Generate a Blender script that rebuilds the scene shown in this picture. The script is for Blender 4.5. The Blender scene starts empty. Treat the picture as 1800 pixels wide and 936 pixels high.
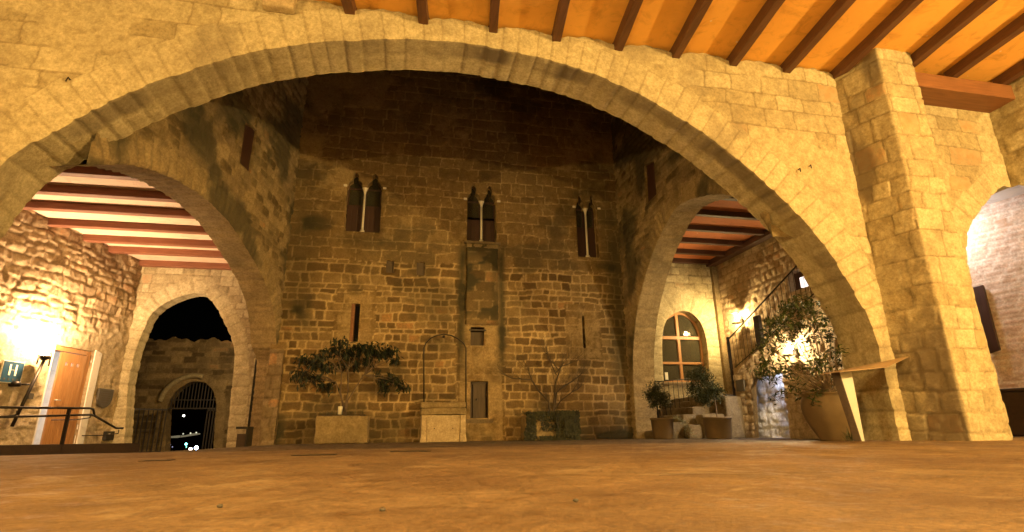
import bpy, math, random
import numpy as np
from mathutils import Vector, Matrix

# ------------------------------------------------------------------ camera, world, exposure
SC = bpy.context.scene
CAM_F, CAM_P, CAM_ROLL, CAM_YAW, CAM_H = 958., math.atan(.3016), math.radians(.72), math.radians(12.0), .22
_fw = np.array([math.sin(CAM_YAW)*math.cos(CAM_P), math.cos(CAM_YAW)*math.cos(CAM_P), math.sin(CAM_P)])
_r = np.array([math.cos(CAM_YAW), -math.sin(CAM_YAW), 0.])
_u = np.cross(_r, _fw)
RR = _r*math.cos(CAM_ROLL)-_u*math.sin(CAM_ROLL)
UU = _u*math.cos(CAM_ROLL)+_r*math.sin(CAM_ROLL)
CC = np.array([0, 0, CAM_H])
cam = bpy.data.objects.new('camera', bpy.data.cameras.new('camera'))
SC.collection.objects.link(cam)
cam.matrix_world = Matrix(((RR[0], UU[0], -_fw[0], 0), (RR[1], UU[1], -_fw[1], 0), (RR[2], UU[2], -_fw[2], CAM_H), (0, 0, 0, 1)))
cam.data.sensor_width = 36
cam.data.lens = CAM_F/1800*36
cam.data.clip_start = .02
cam.data.clip_end = 3000
cam.data.dof.use_dof = True
cam.data.dof.focus_distance = 9.5
cam.data.dof.aperture_fstop = 5.6
SC.camera = cam

W = bpy.data.worlds.new('World'); SC.world = W; W.use_nodes = True
nt = W.node_tree; bg = nt.nodes['Background']
sky = nt.nodes.new('ShaderNodeTexSky'); sky.sky_type = 'NISHITA'; sky.sun_disc = False
sky.sun_elevation = math.radians(1.5); sky.sun_rotation = math.radians(200)
nt.links.new(sky.outputs['Color'], bg.inputs['Color']); bg.inputs['Strength'].default_value = .0003
SC.view_settings.view_transform = 'Standard'; SC.view_settings.look = 'None'
SC.view_settings.exposure = 0; SC.view_settings.gamma = 1
SC.cycles.use_denoising = True
SC.cycles.max_bounces = 8; SC.cycles.diffuse_bounces = 2
SC.cycles.sample_clamp_indirect = 6

COL = SC.collection
PI = math.pi
LATV = np.array([math.cos(CAM_YAW), -math.sin(CAM_YAW), 0.]); FWV = np.array([math.sin(CAM_YAW), math.cos(CAM_YAW), 0.])
def ray(x, y): return _fw*CAM_F+RR*(x-900)-UU*(y-468)
def on_plane(x, y, P0, N):
    d = ray(x, y); N = np.array(N, float)
    return CC+d*(((np.array(P0, float)-CC)@N)/(d@N))
def at_y(x, y, Y): return on_plane(x, y, (0, Y, 0), (0, 1, 0))
def at_x(x, y, X): return on_plane(x, y, (X, 0, 0), (1, 0, 0))
def at_z(x, y, Z): return on_plane(x, y, (0, 0, Z), (0, 0, 1))
def LF(l, f, z=0.): return LATV*l+FWV*f+np.array([0, 0, z])

def lamp(name, loc, watts, color, radius=.1, kind='POINT', target=None, angle=150, blend=.6):
    L = bpy.data.lights.new(name, kind); L.energy = watts; L.color = color; L.shadow_soft_size = radius
    o = bpy.data.objects.new(name, L); COL.objects.link(o); o.location = tuple(loc)
    if kind == 'SPOT':
        L.spot_size = math.radians(angle); L.spot_blend = blend
    if target is not None:
        o.rotation_euler = (Vector(tuple(target))-Vector(tuple(loc))).to_track_quat('-Z', 'Y').to_euler()
    return o
AMB = (1., .67, .235)
lamp('gallery_lamp', (10.3, -1.6, 3.6), 4700, AMB, .08)
lamp('gallery_lamp', (.4, -1.8, 3.5), 1250, AMB, .07)
lamp('gallery_lamp', (-8.3, -1.2, 3.2), 1900, AMB, .08)

# ------------------------------------------------------------------ noise helpers
def _h(ix, iy, seed):
    n = (ix.astype(np.int64)*374761393+iy.astype(np.int64)*668265263+int(seed)*2147483647+1013904223) & 0xFFFFFFFF
    n = ((n ^ (n >> 13))*1274126177) & 0xFFFFFFFF
    n = ((n ^ (n >> 16))*2246822519) & 0xFFFFFFFF
    return ((n ^ (n >> 15)) & 0xFFFFFF)/16777215.
def vn(x, y, seed=0):
    x = np.asarray(x, float); y = np.asarray(y, float)
    ix = np.floor(x); iy = np.floor(y); fx = x-ix; fy = y-iy
    fx = fx*fx*(3-2*fx); fy = fy*fy*(3-2*fy)
    a = _h(ix, iy, seed); b = _h(ix+1, iy, seed); c = _h(ix, iy+1, seed); d = _h(ix+1, iy+1, seed)
    return (a*(1-fx)+b*fx)*(1-fy)+(c*(1-fx)+d*fx)*fy
def fbm(x, y, seed=0, oct=4):
    s = 0; a = .5; t = 0
    for i in range(oct):
        s = s+a*vn(x*2**i, y*2**i, seed+i*17); t += a; a *= .5
    return s/t
def sstep(a, b, x):
    t = np.clip((x-a)/(b-a), 0, 1); return t*t*(3-2*t)

# ------------------------------------------------------------------ materials
def nd(m, t, **k):
    n = m.node_tree.nodes.new(t)
    for a, v in k.items(): setattr(n, a, v)
    return n
def lk(m, a, b): m.node_tree.links.new(a, b)
def new_mat(name):
    m = bpy.data.materials.new(name); m.use_nodes = True
    return m, m.node_tree.nodes['Principled BSDF']
def mixc(m, fac, a, b, mode='MIX'):
    n = nd(m, 'ShaderNodeMix', data_type='RGBA', blend_type=mode)
    for s, v in ((n.inputs[0], fac), (n.inputs[6], a), (n.inputs[7], b)):
        if isinstance(v, (int, float)): s.default_value = v
        elif isinstance(v, tuple): s.default_value = (*v, 1) if len(v) == 3 else v
        else: lk(m, v, s)
    return n.outputs[2]
def ramp(m, src, stops):
    n = nd(m, 'ShaderNodeValToRGB'); e = n.color_ramp.elements
    while len(e) > len(stops): e.remove(e[0])
    while len(e) < len(stops): e.new(.5)
    for el, (p, c) in zip(e, stops):
        el.position = p; el.color = (c, c, c, 1) if isinstance(c, (int, float)) else (*c, 1)
    lk(m, src, n.inputs[0]); return n.outputs[0]
def noise(m, scale, detail=4, rough=.6, vec=None, dist=0):
    n = nd(m, 'ShaderNodeTexNoise'); n.inputs['Scale'].default_value = scale
    n.inputs['Detail'].default_value = detail; n.inputs['Roughness'].default_value = rough; n.inputs['Distortion'].default_value = dist
    if vec is None: vec = nd(m, 'ShaderNodeTexCoord').outputs['Object']
    lk(m, vec, n.inputs['Vector']); return n.outputs['Fac']
def mth(m, op, a, b=0.):
    n = nd(m, 'ShaderNodeMath', operation=op)
    for s, v in ((n.inputs[0], a), (n.inputs[1], b)):
        if isinstance(v, (int, float)): s.default_value = v
        else: lk(m, v, s)
    return n.outputs[0]
def bump(m, b, h, strength=.5, dist=.02, prev=None):
    n = nd(m, 'ShaderNodeBump'); n.inputs['Strength'].default_value = strength; n.inputs['Distance'].default_value = dist
    lk(m, h, n.inputs['Height'])
    if prev is not None: lk(m, prev, n.inputs['Normal'])
    lk(m, n.outputs[0], b.inputs['Normal']); return n.outputs[0]

STONES = set()
def stone_mat(name, c1, c2, mort, plast, stain=(.10, .08, .05), stain_amt=.5, bmp=.5, grain=1., accent=(.40, .20, .08), mort_vis=1., lump=1., mott=1.):
    m, b = new_mat(name); STONES.add(m.name)
    at = nd(m, 'ShaderNodeAttribute', attribute_name='mas'); sp = nd(m, 'ShaderNodeSeparateColor'); lk(m, at.outputs['Color'], sp.inputs[0])
    rnd, mo, pl = sp.outputs[0], sp.outputs[1], sp.outputs[2]
    n1 = noise(m, 6, 6, .7); n2 = noise(m, .9, 4, .6); n3 = ramp(m, noise(m, 24, 6, .8), [(.28, 0.), (.72, 1.)]); n4 = noise(m, 2.3, 5, .65, dist=.5)
    base = mixc(m, rnd, c1, c2)
    acc = mth(m, 'MULTIPLY', ramp(m, rnd, [(.965, 0.), (.97, 1.)]), ramp(m, n1, [(.35, .0), (.6, .75)]))
    base = mixc(m, acc, base, accent)
    base = mixc(m, mth(m, 'MULTIPLY', mo, mort_vis), base, mort)
    base = mixc(m, ramp(m, mth(m, 'ADD', pl, mth(m, 'MULTIPLY', mth(m, 'SUBTRACT', n4, .5), 1.4)), [(.42, 0.), (.62, 1.)]), base, plast)
    base = mixc(m, .7*mott, base, mixc(m, ramp(m, n1, [(.3, 0.), (.7, 1.)]), (.62, .58, .52), (1.25, 1.26, 1.28)), 'MULTIPLY')
    base = mixc(m, .75*grain, base, mixc(m, n3, (.62, .58, .52), (1.25, 1.26, 1.28)), 'MULTIPLY')
    st = mth(m, 'MULTIPLY', ramp(m, n2, [(.48, 0.), (.68, 1.)]), stain_amt)
    base = mixc(m, st, base, mixc(m, .5, base, stain))
    soot = mth(m, 'MULTIPLY', at.outputs['Alpha'], ramp(m, n1, [(.25, .6), (.45, 1.)]))  # dark-mark mask; on the buttress part stain, part painted shade
    base = mixc(m, soot, base, stain)
    lk(m, base, b.inputs['Base Color']); b.inputs['Roughness'].default_value = .9
    b.inputs['Specular IOR Level'].default_value = .25
    p = bump(m, b, n1, bmp*.6, .05*lump)
    bump(m, b, noise(m, 38, 6, .8), bmp, .014, p)
    return m

M_near = stone_mat('limestone_ashlar', (.40, .33, .19), (.58, .505, .32), (.30, .235, .13), (.50, .425, .26), (.13, .10, .07), .5, 1.1, lump=.3, mott=1.)
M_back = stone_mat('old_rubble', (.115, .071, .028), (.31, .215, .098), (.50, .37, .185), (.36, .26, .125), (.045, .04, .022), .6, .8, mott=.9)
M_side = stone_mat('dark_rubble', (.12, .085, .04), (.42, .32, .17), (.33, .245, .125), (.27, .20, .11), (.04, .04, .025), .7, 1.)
M_left = stone_mat('raking_rubble', (.32, .235, .14), (.54, .43, .28), (.33, .245, .15), (.50, .41, .27), (.14, .105, .065), .35, 1.)
M_white = stone_mat('whitewashed_brick', (.62, .47, .38), (.74, .60, .50), (.80, .74, .68), (.78, .72, .66), (.45, .35, .3), .3, .4)
M_blue = stone_mat('whitewashed_passage', (.62, .62, .64), (.76, .76, .78), (.55, .55, .58), (.75, .75, .77), (.35, .35, .38), .3, .7)

M_pier = stone_mat('pier_rubble', (.20, .15, .085), (.30, .23, .14), (.15, .11, .06), (.26, .20, .12), (.08, .06, .03), .6, .8)

def wood(name, c1, c2, rough=.6, axis='X', sc=1.):
    m, b = new_mat(name)
    tc = nd(m, 'ShaderNodeTexCoord'); mp = nd(m, 'ShaderNodeMapping'); lk(m, tc.outputs['Object'], mp.inputs[0])
    s = [14*sc, 14*sc, 14*sc]; s['XYZ'.index(axis)] = 1.2*sc; mp.inputs['Scale'].default_value = s
    n = noise(m, 1.5, 6, .65, mp.outputs[0], .6); n2 = noise(m, 3, 3, .5)
    c = mixc(m, ramp(m, n, [(.3, 0.), (.7, 1.)]), c1, c2); c = mixc(m, .4, c, mixc(m, n2, (.6, .6, .6), (1.3, 1.3, 1.3)), 'MULTIPLY')
    lk(m, c, b.inputs['Base Color']); b.inputs['Roughness'].default_value = rough
    bump(m, b, n, .35, .006); return m
M_joist = wood('joist_timber', (.075, .030, .012), (.14, .058, .024), .6, 'Y')
M_girder = wood('girder_timber', (.15, .055, .018), (.24, .10, .035), .6, 'X')
M_beamL = wood('side_beam_timber', (.16, .055, .025), (.26, .10, .05), .65, 'X')
M_beamR = wood('dark_beam_timber', (.06, .028, .018), (.11, .05, .03), .65, 'X')
M_door = wood('oak_door', (.30, .14, .045), (.46, .24, .09), .4, 'Z')
M_shut = wood('shutter_timber', (.035, .014, .010), (.06, .025, .016), .5, 'Z')
M_old = wood('grey_old_timber', (.06, .045, .03), (.11, .08, .055), .8, 'Z')
M_frame = wood('window_timber', (.34, .15, .05), (.48, .24, .08), .45, 'Z')
M_darkwood = wood('dark_board', (.035, .02, .013), (.06, .035, .02), .6, 'X')
M_panel = wood('lectern_board', (.30, .20, .11), (.42, .30, .18), .5, 'X')

def plaster(name, c, c2, rough=.85, bands=False):
    m, b = new_mat(name)
    n = noise(m, 1.3, 4, .6); n3 = noise(m, 9, 4, .6)
    k = mixc(m, n, c, c2); k = mixc(m, .35, k, mixc(m, n3, (.8, .8, .8), (1.15, 1.15, 1.15)), 'MULTIPLY')
    v = nd(m, 'ShaderNodeTexVoronoi'); v.inputs['Scale'].default_value = 2.2; lk(m, nd(m, 'ShaderNodeTexCoord').outputs['Object'], v.inputs['Vector'])
    k = mixc(m, ramp(m, v.outputs['Distance'], [(.03, .8), (.045, 0.)]), k, (.8, .7, .55))
    k = mixc(m, ramp(m, noise(m, 2.6, 6, .7, dist=1.), [(.52, 0.), (.68, .55)]), k, tuple(x*.62 for x in c2))
    lk(m, k, b.inputs['Base Color']); b.inputs['Roughness'].default_value = rough
    bump(m, b, n3, .3, .01); return m
M_ceil = plaster('ochre_plaster', (.88, .47, .10), (.76, .36, .06))
M_ceilL = plaster('pale_ochre_plaster', (.80, .60, .46), (.75, .55, .42))
M_ceilR = plaster('red_ochre_plaster', (.62, .22, .075), (.52, .17, .06))
M_white_pl = plaster('white_plaster', (.80, .77, .72), (.74, .71, .66))

def plain(name, c, rough=.5, metal=0., var=.3, bmp=.15, sc=8):
    m, b = new_mat(name); n = noise(m, sc, 4, .6)
    lk(m, mixc(m, n, tuple(x*(1-var) for x in c), tuple(x*(1+var) for x in c)), b.inputs['Base Color'])
    b.inputs['Roughness'].default_value = rough; b.inputs['Metallic'].default_value = metal
    bump(m, b, noise(m, sc*5, 3, .6), bmp, .004); return m
M_iron = plain('dark_iron', (.03, .024, .02), .45, .6)
M_gate = plain('gate_iron', (.10, .09, .085), .5, .4)
M_steel = plain('brushed_steel', (.50, .50, .46), .4, .2, .1)
M_terra = plain('terracotta', (.12, .078, .034), .75, 0, .3, .4, 5)
M_planter = stone_mat('planter_stone', (.27, .205, .105), (.3, .23, .12), (.2, .15, .08), (.28, .21, .11), (.05, .04, .02), .8, 1.0)
M_well = stone_mat('well_slab', (.48, .38, .23), (.5, .4, .25), (.2, .15, .08), (.46, .37, .22), (.12, .09, .05), .6, .8)
M_marble = plain('pale_column_stone', (.78, .72, .60), .7, 0, .15, .3)
M_soil = plain('soil', (.05, .035, .02), .95)
M_bark = plain('bark', (.12, .085, .055), .9, 0, .4, .6, 12)
M_bark2 = plain('bare_twig_bark', (.06, .042, .025), .9, 0, .3, .5, 12)
M_blackbox = plain('black_plastic', (.02, .018, .015), .5)
M_slate = plain('engraved_slate', (.075, .065, .05), .55)
M_dark = plain('dark_void', (.01, .009, .008), .9)
M_hill = plain('night_ground', (.03, .03, .025), .95, 0, .4, .3, .2)
M_step = stone_mat('worn_step_stone', (.16, .115, .06), (.3, .24, .15), (.2, .15, .08), (.19, .14, .075), (.05, .035, .02), .8, 1.2)
M_blue_sign = plain('sign_blue', (.015, .055, .10), .35, 0, .1, .02)
M_sign_white = plain('sign_white', (.80, .76, .62), .4, 0, .05, .02)

def leaf_mat(name, c1, c2):
    m, b = new_mat(name); oi = nd(m, 'ShaderNodeNewGeometry')
    lk(m, mixc(m, oi.outputs['Random Per Island'], c1, c2), b.inputs['Base Color'])
    b.inputs['Roughness'].default_value = .5; b.inputs['Specular IOR Level'].default_value = .3
    return m
M_leaf_dark = leaf_mat('loquat_leaf', (.008, .013, .006), (.022, .03, .014))
M_leaf_laurel = leaf_mat('laurel_leaf', (.016, .026, .007), (.045, .06, .014))
M_leaf_top = leaf_mat('topiary_leaf', (.018, .024, .008), (.04, .048, .015))
M_leaf_ivy = leaf_mat('ivy_leaf', (.010, .012, .005), (.040, .042, .015))
M_leaf_trail = leaf_mat('trailing_leaf', (.22, .26, .20), (.38, .42, .34))

def glass(name, tint=(.35, .4, .33)):
    m, b = new_mat(name); b.inputs['Base Color'].default_value = (*tint, 1); b.inputs['Roughness'].default_value = .03
    b.inputs['Transmission Weight'].default_value = .85; b.inputs['IOR'].default_value = 1.45
    bump(m, b, noise(m, 1.5, 2, .5), .05, .02); return m
M_glass = glass('window_glass', (.30, .27, .17))
def emis(name, c, s):
    m, b = new_mat(name); b.inputs['Emission Color'].default_value = (*c, 1); b.inputs['Emission Strength'].default_value = s
    b.inputs['Base Color'].default_value = (*c, 1); return m

# floor
def floor_mat(name='worn_stone_paving', ca=(.125, .078, .036), cb=(.28, .19, .098)):
    m, b = new_mat(name)
    tc = nd(m, 'ShaderNodeTexCoord'); mp = nd(m, 'ShaderNodeMapping'); lk(m, tc.outputs['Object'], mp.inputs[0])
    mp.inputs['Rotation'].default_value = (0, 0, math.radians(8))
    br = nd(m, 'ShaderNodeTexBrick'); br.inputs['Scale'].default_value = 1.; br.inputs['Mortar Size'].default_value = .012
    br.inputs['Mortar Smooth'].default_value = .6; br.inputs['Brick Width'].default_value = .85; br.inputs['Row Height'].default_value = .55
    wv = nd(m, 'ShaderNodeVectorMath', operation='ADD'); nz = nd(m, 'ShaderNodeTexNoise'); nz.inputs['Scale'].default_value = 3
    lk(m, tc.outputs['Object'], nz.inputs['Vector']); ws = nd(m, 'ShaderNodeVectorMath', operation='SCALE'); ws.inputs['Scale'].default_value = .06
    lk(m, nz.outputs['Color'], ws.inputs[0]); lk(m, mp.outputs[0], wv.inputs[0]); lk(m, ws.outputs[0], wv.inputs[1]); lk(m, wv.outputs[0], br.inputs['Vector'])
    n1 = noise(m, 1.4, 6, .7, dist=.6); n2 = ramp(m, noise(m, 7, 6, .75), [(.3, 0.), (.7, 1.)]); n3 = ramp(m, noise(m, 45, 6, .8), [(.3, 0.), (.7, 1.)])
    c = mixc(m, ramp(m, n1, [(.3, 0.), (.7, 1.)]), ca, cb)
    c = mixc(m, .7, c, mixc(m, n2, (.6, .56, .5), (1.3, 1.32, 1.35)), 'MULTIPLY')
    c = mixc(m, .8, c, mixc(m, n3, (.38, .36, .33), (1.55, 1.55, 1.57)), 'MULTIPLY')
    c = mixc(m, mth(m, 'MULTIPLY', br.outputs['Fac'], .28), c, (.07, .045, .02))
    n5 = noise(m, 22, 6, .75); n6 = noise(m, .55, 4, .6)
    c = mixc(m, ramp(m, n5, [(.60, 0.), (.72, .40)]), c, (.08, .05, .024))
    c = mixc(m, ramp(m, n6, [(.46, 0.), (.60, .6)]), c, (.10, .052, .020))
    c = mixc(m, ramp(m, noise(m, 1.1, 6, .75, dist=1.5), [(.54, 0.), (.66, .45)]), c, (.42, .33, .21))
    v2 = nd(m, 'ShaderNodeTexVoronoi'); v2.inputs['Scale'].default_value = 13; lk(m, tc.outputs['Object'], v2.inputs['Vector'])
    c = mixc(m, ramp(m, v2.outputs['Distance'], [(.05, .7), (.09, 0.)]), c, (.04, .025, .012))
    lk(m, c, b.inputs['Base Color'])
    lk(m, ramp(m, n2, [(.15, .45), (.6, .9)]), b.inputs['Roughness'])
    p = bump(m, b, mth(m, 'SUBTRACT', n2, mth(m, 'MULTIPLY', br.outputs['Fac'], .25)), .22, .008)
    p = bump(m, b, n5, .6, .012, p); bump(m, b, n3, .6, .006, p); return m
M_floor = floor_mat()
M_court = floor_mat('dark_court_paving', (.05, .034, .018), (.12, .085, .045))

# ------------------------------------------------------------------ mesh builders
def mesh_obj(name, V, Fq, mat, parent=None, smooth=False, attr=None):
    me = bpy.data.meshes.new(name); me.from_pydata([tuple(map(float, v)) for v in V] if not isinstance(V, np.ndarray) else V.tolist(), [], Fq if not isinstance(Fq, np.ndarray) else Fq.tolist())
    me.materials.append(mat)
    if smooth: me.polygons.foreach_set('use_smooth', [True]*len(me.polygons))
    if attr is not None:
        a = me.attributes.new('mas', 'FLOAT_COLOR', 'POINT'); a.data.foreach_set('color', np.asarray(attr, np.float32).ravel())
    elif mat.name in STONES:
        a = me.attributes.new('mas', 'FLOAT_COLOR', 'POINT'); a.data.foreach_set('color', np.tile(np.array([.5, 0, .1, 0], np.float32), len(me.vertices)))
    me.update()
    o = bpy.data.objects.new(name, me); COL.objects.link(o)
    if parent is not None: o.parent = parent
    return o
def tag(o, label=None, cat=None, group=None, kind=None):
    if label: o['label'] = label
    if cat: o['category'] = cat
    if group: o['group'] = group
    if kind: o['kind'] = kind
    return o
def empty(name, loc=(0, 0, 0), rz=0., **k):
    o = bpy.data.objects.new(name, None); COL.objects.link(o); o.location = tuple(map(float, loc)); o.rotation_euler = (0, 0, rz)
    o.empty_display_size = .1
    return tag(o, **k)

class MB:
    def __init__(s): s.V = []; s.F = []
    def add(s, V, F):
        n = len(s.V); s.V += [tuple(map(float, v)) for v in V]; s.F += [tuple(i+n for i in f) for f in F]; return s
    def box(s, lo, hi, M=None):
        x0, y0, z0 = lo; x1, y1, z1 = hi
        V = [(x0, y0, z0), (x1, y0, z0), (x1, y1, z0), (x0, y1, z0), (x0, y0, z1), (x1, y0, z1), (x1, y1, z1), (x0, y1, z1)]
        if M is not None: V = [tuple(M@Vector(v)) for v in V]
        return s.add(V, [(0, 3, 2, 1), (4, 5, 6, 7), (0, 1, 5, 4), (1, 2, 6, 5), (2, 3, 7, 6), (3, 0, 4, 7)])
    def beam(s, A, B, w, h, up=(0, 0, 1)):
        A = Vector(tuple(A)); B = Vector(tuple(B)); d = (B-A).normalized(); sd = d.cross(Vector(up)).normalized(); u = sd.cross(d).normalized()
        V = [P+sd*a*w/2+u*b*h/2 for P in (A, B) for a, b in ((-1, -1), (1, -1), (1, 1), (-1, 1))]
        return s.add(V, [(0, 3, 2, 1), (4, 5, 6, 7), (0, 1, 5, 4), (1, 2, 6, 5), (2, 3, 7, 6), (3, 0, 4, 7)])
    def tube(s, P, R, n=6, cap=True):
        P = [Vector(tuple(map(float, p))) for p in P]
        if not hasattr(R, '__len__'): R = [R]*len(P)
        V = []; prev = None
        for i, p in enumerate(P):
            d = (P[min(i+1, len(P)-1)]-P[max(i-1, 0)]).normalized()
            a = prev if prev is not None else (Vector((0, 0, 1)) if abs(d.z) < .9 else Vector((1, 0, 0)))
            x = (a-d*a.dot(d)).normalized(); prev = x; y = d.cross(x)
            V += [p+(x*math.cos(2*PI*k/n)+y*math.sin(2*PI*k/n))*R[i] for k in range(n)]
        F = [(i*n+k, i*n+(k+1) % n, (i+1)*n+(k+1) % n, (i+1)*n+k) for i in range(len(P)-1) for k in range(n)]
        if cap: F += [tuple(range(n-1, -1, -1)), tuple(range((len(P)-1)*n, len(P)*n))]
        return s.add(V, F)
    def lathe(s, prof, c=(0, 0, 0), n=28, wob=0.):
        V = []; rg = random.Random(5)
        for (r, z) in prof:
            V += [(c[0]+r*(1+wob*math.sin(3*k*2*PI/n+z*5))*math.cos(2*PI*k/n), c[1]+r*math.sin(2*PI*k/n), c[2]+z) for k in range(n)]
        F = [(i*n+k, i*n+(k+1) % n, (i+1)*n+(k+1) % n, (i+1)*n+k) for i in range(len(prof)-1) for k in range(n)]
        F += [tuple(range(n-1, -1, -1)), tuple(range((len(prof)-1)*n, len(prof)*n))]
        return s.add(V, F)
    def prism(s, poly, P0, U, Vv, N, t):
        P0 = np.array(P0, float); U = np.array(U, float); Vv = np.array(Vv, float); N = np.array(N, float)
        a = [P0+U*x+Vv*y for x, y in poly]; b = [p-N*t for p in a]; n = len(poly)
        return s.add(a+b, [tuple(range(n)), tuple(range(2*n-1, n-1, -1))]+[(i, i+n, (i+1) % n+n, (i+1) % n) for i in range(n)])
    def build(s, name, mat, parent=None, smooth=False, bevel=0., seg=2):
        o = mesh_obj(name, s.V, s.F, mat, parent, smooth)
        if bevel:
            m = o.modifiers.new('bevel', 'BEVEL'); m.width = bevel; m.segments = seg; m.limit_method = 'ANGLE'
        return o

def rbox(lo, hi, amp=.012, step=.05, seed=1, rnd_=.03):
    lo = np.array(lo, float); hi = np.array(hi, float); V = []; F = []; n0 = 0
    for ax in range(3):
        a, b = [(1, 2), (2, 0), (0, 1)][ax]
        na = max(2, int((hi[a]-lo[a])/step)+1); nb_ = max(2, int((hi[b]-lo[b])/step)+1)
        A, B = np.meshgrid(np.linspace(lo[a], hi[a], na), np.linspace(lo[b], hi[b], nb_), indexing='ij')
        for side in (0, 1):
            P = np.zeros((na*nb_, 3)); P[:, a] = A.ravel(); P[:, b] = B.ravel(); P[:, ax] = (lo, hi)[side][ax]
            q = (np.arange(na-1)[:, None]*nb_+np.arange(nb_-1)[None]).ravel()+n0
            f = np.stack([q, q+nb_, q+nb_+1, q+1], 1); F.append(f if side else f[:, ::-1]); V.append(P); n0 += na*nb_
    V = np.vstack(V); inner_lo = lo+rnd_; inner_hi = hi-rnd_; C = np.clip(V, inner_lo, inner_hi); D = V-C; L = np.maximum(1e-6, np.linalg.norm(D, axis=1))
    V = C+D/L[:, None]*rnd_
    for k in range(3):
        V[:, k] += amp*2*(fbm(V[:, (k+1) % 3]*5+V[:, k]*3.1+seed, V[:, (k+2) % 3]*5+V[:, k]*2.3, seed+k)-.5)+amp*.7*(fbm(V[:, (k+1) % 3]*19, V[:, (k+2) % 3]*19+V[:, k]*11, seed+k+5)-.5)
    m = MB(); m.add(V, [tuple(x) for x in np.vstack(F).tolist()]); return m
# ------------------------------------------------------------------ masonry
def resample(P, step, closed=False):
    P = np.array(P, float)
    if closed: P = np.vstack([P, P[:1]])
    out = [P[0]]
    for a, b in zip(P[:-1], P[1:]):
        n = max(1, int(round(np.hypot(*(b-a))/step)))
        for i in range(1, n+1): out.append(a+(b-a)*i/n)
    out = np.array(out); return out[:-1] if closed else out
def spline(P, n=8):
    P = np.array(P, float); out = []
    Q = np.vstack([2*P[0]-P[1], P, 2*P[-1]-P[-2]])
    for i in range(1, len(Q)-2):
        for k in range(n):
            t = k/n; out.append(.5*((2*Q[i])+(-Q[i-1]+Q[i+1])*t+(2*Q[i-1]-5*Q[i]+4*Q[i+1]-Q[i+2])*t*t+(-Q[i-1]+3*Q[i]-3*Q[i+1]+Q[i+2])*t**3))
    out.append(P[-1]); return np.array(out)
def arclen(P): return np.concatenate([[0], np.cumsum(np.hypot(*(np.diff(P, axis=0).T)))])

class Vous:      # voussoir layout along a path
    def __init__(s, P, seed, w=(.26, .42), ring=(.45, .6), jit=.018):
        rg = np.random.RandomState(seed); s.P = np.array(P); s.S = arclen(s.P); L = s.S[-1]
        b = [0.]
        while b[-1] < L: b.append(b[-1]+rg.uniform(*w))
        s.b = np.array(b); s.off = rg.uniform(-jit, jit, len(b)+1); s.rr = rg.uniform(*ring, len(b)+1); s.rnd = rg.rand(len(b)+1)
        s.shade = s.rnd
    def loc(s, ss):
        k = np.clip(np.searchsorted(s.b, ss, side='right')-1, 0, len(s.b)-2)
        return k, np.minimum(ss-s.b[k], s.b[k+1]-ss)

def jitter_path(v, notch=.014, step=.035, sgn=1.):
    """clean arch path -> path with each voussoir a little in or out"""
    P = resample(v.P, step); S = arclen(P)*v.S[-1]/arclen(P)[-1]
    T = np.gradient(P, axis=0); T /= np.maximum(1e-9, np.hypot(T[:, 0], T[:, 1]))[:, None]
    Nn = np.stack([-T[:, 1], T[:, 0]], 1)*sgn
    k, d = v.loc(S)
    o = v.off[k]*sstep(0, .05, d)+notch*(sstep(0, .06, d)-1)+.010*(fbm(S*4, S*0, 3)-.5)*2
    return P-Nn*o[:, None]      # Nn points into the wall, so + o is into the opening

def seg_dist(Q, A, B, closed=False):
    """nearest point on segments A->B for each Q; returns d, point, seg index, t"""
    best = np.full(len(Q), 1e9); bp = np.zeros((len(Q), 2)); bi = np.zeros(len(Q), int); bt = np.zeros(len(Q))
    for i in range(len(A)):
        a = A[i]; e = B[i]-a; L2 = max(1e-12, e@e)
        t = np.clip(((Q-a)@e)/L2, 0, 1); p = a+t[:, None]*e; d = np.hypot(*(Q-p).T)
        m = d < best; best[m] = d[m]; bp[m] = p[m]; bi[m] = i; bt[m] = t[m]
    return best, bp, bi, bt
def inside_eo(Q, polys):
    r = np.zeros(len(Q), bool)
    for P in polys:
        P = np.array(P); x, y = Q[:, 0], Q[:, 1]
        for a, b in zip(P, np.roll(P, -1, 0)):
            if a[1] == b[1]: continue
            c = ((a[1] > y) != (b[1] > y)) & (x < (b[0]-a[0])*(y-a[1])/(b[1]-a[1])+a[0]); r ^= c
    return r

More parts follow.
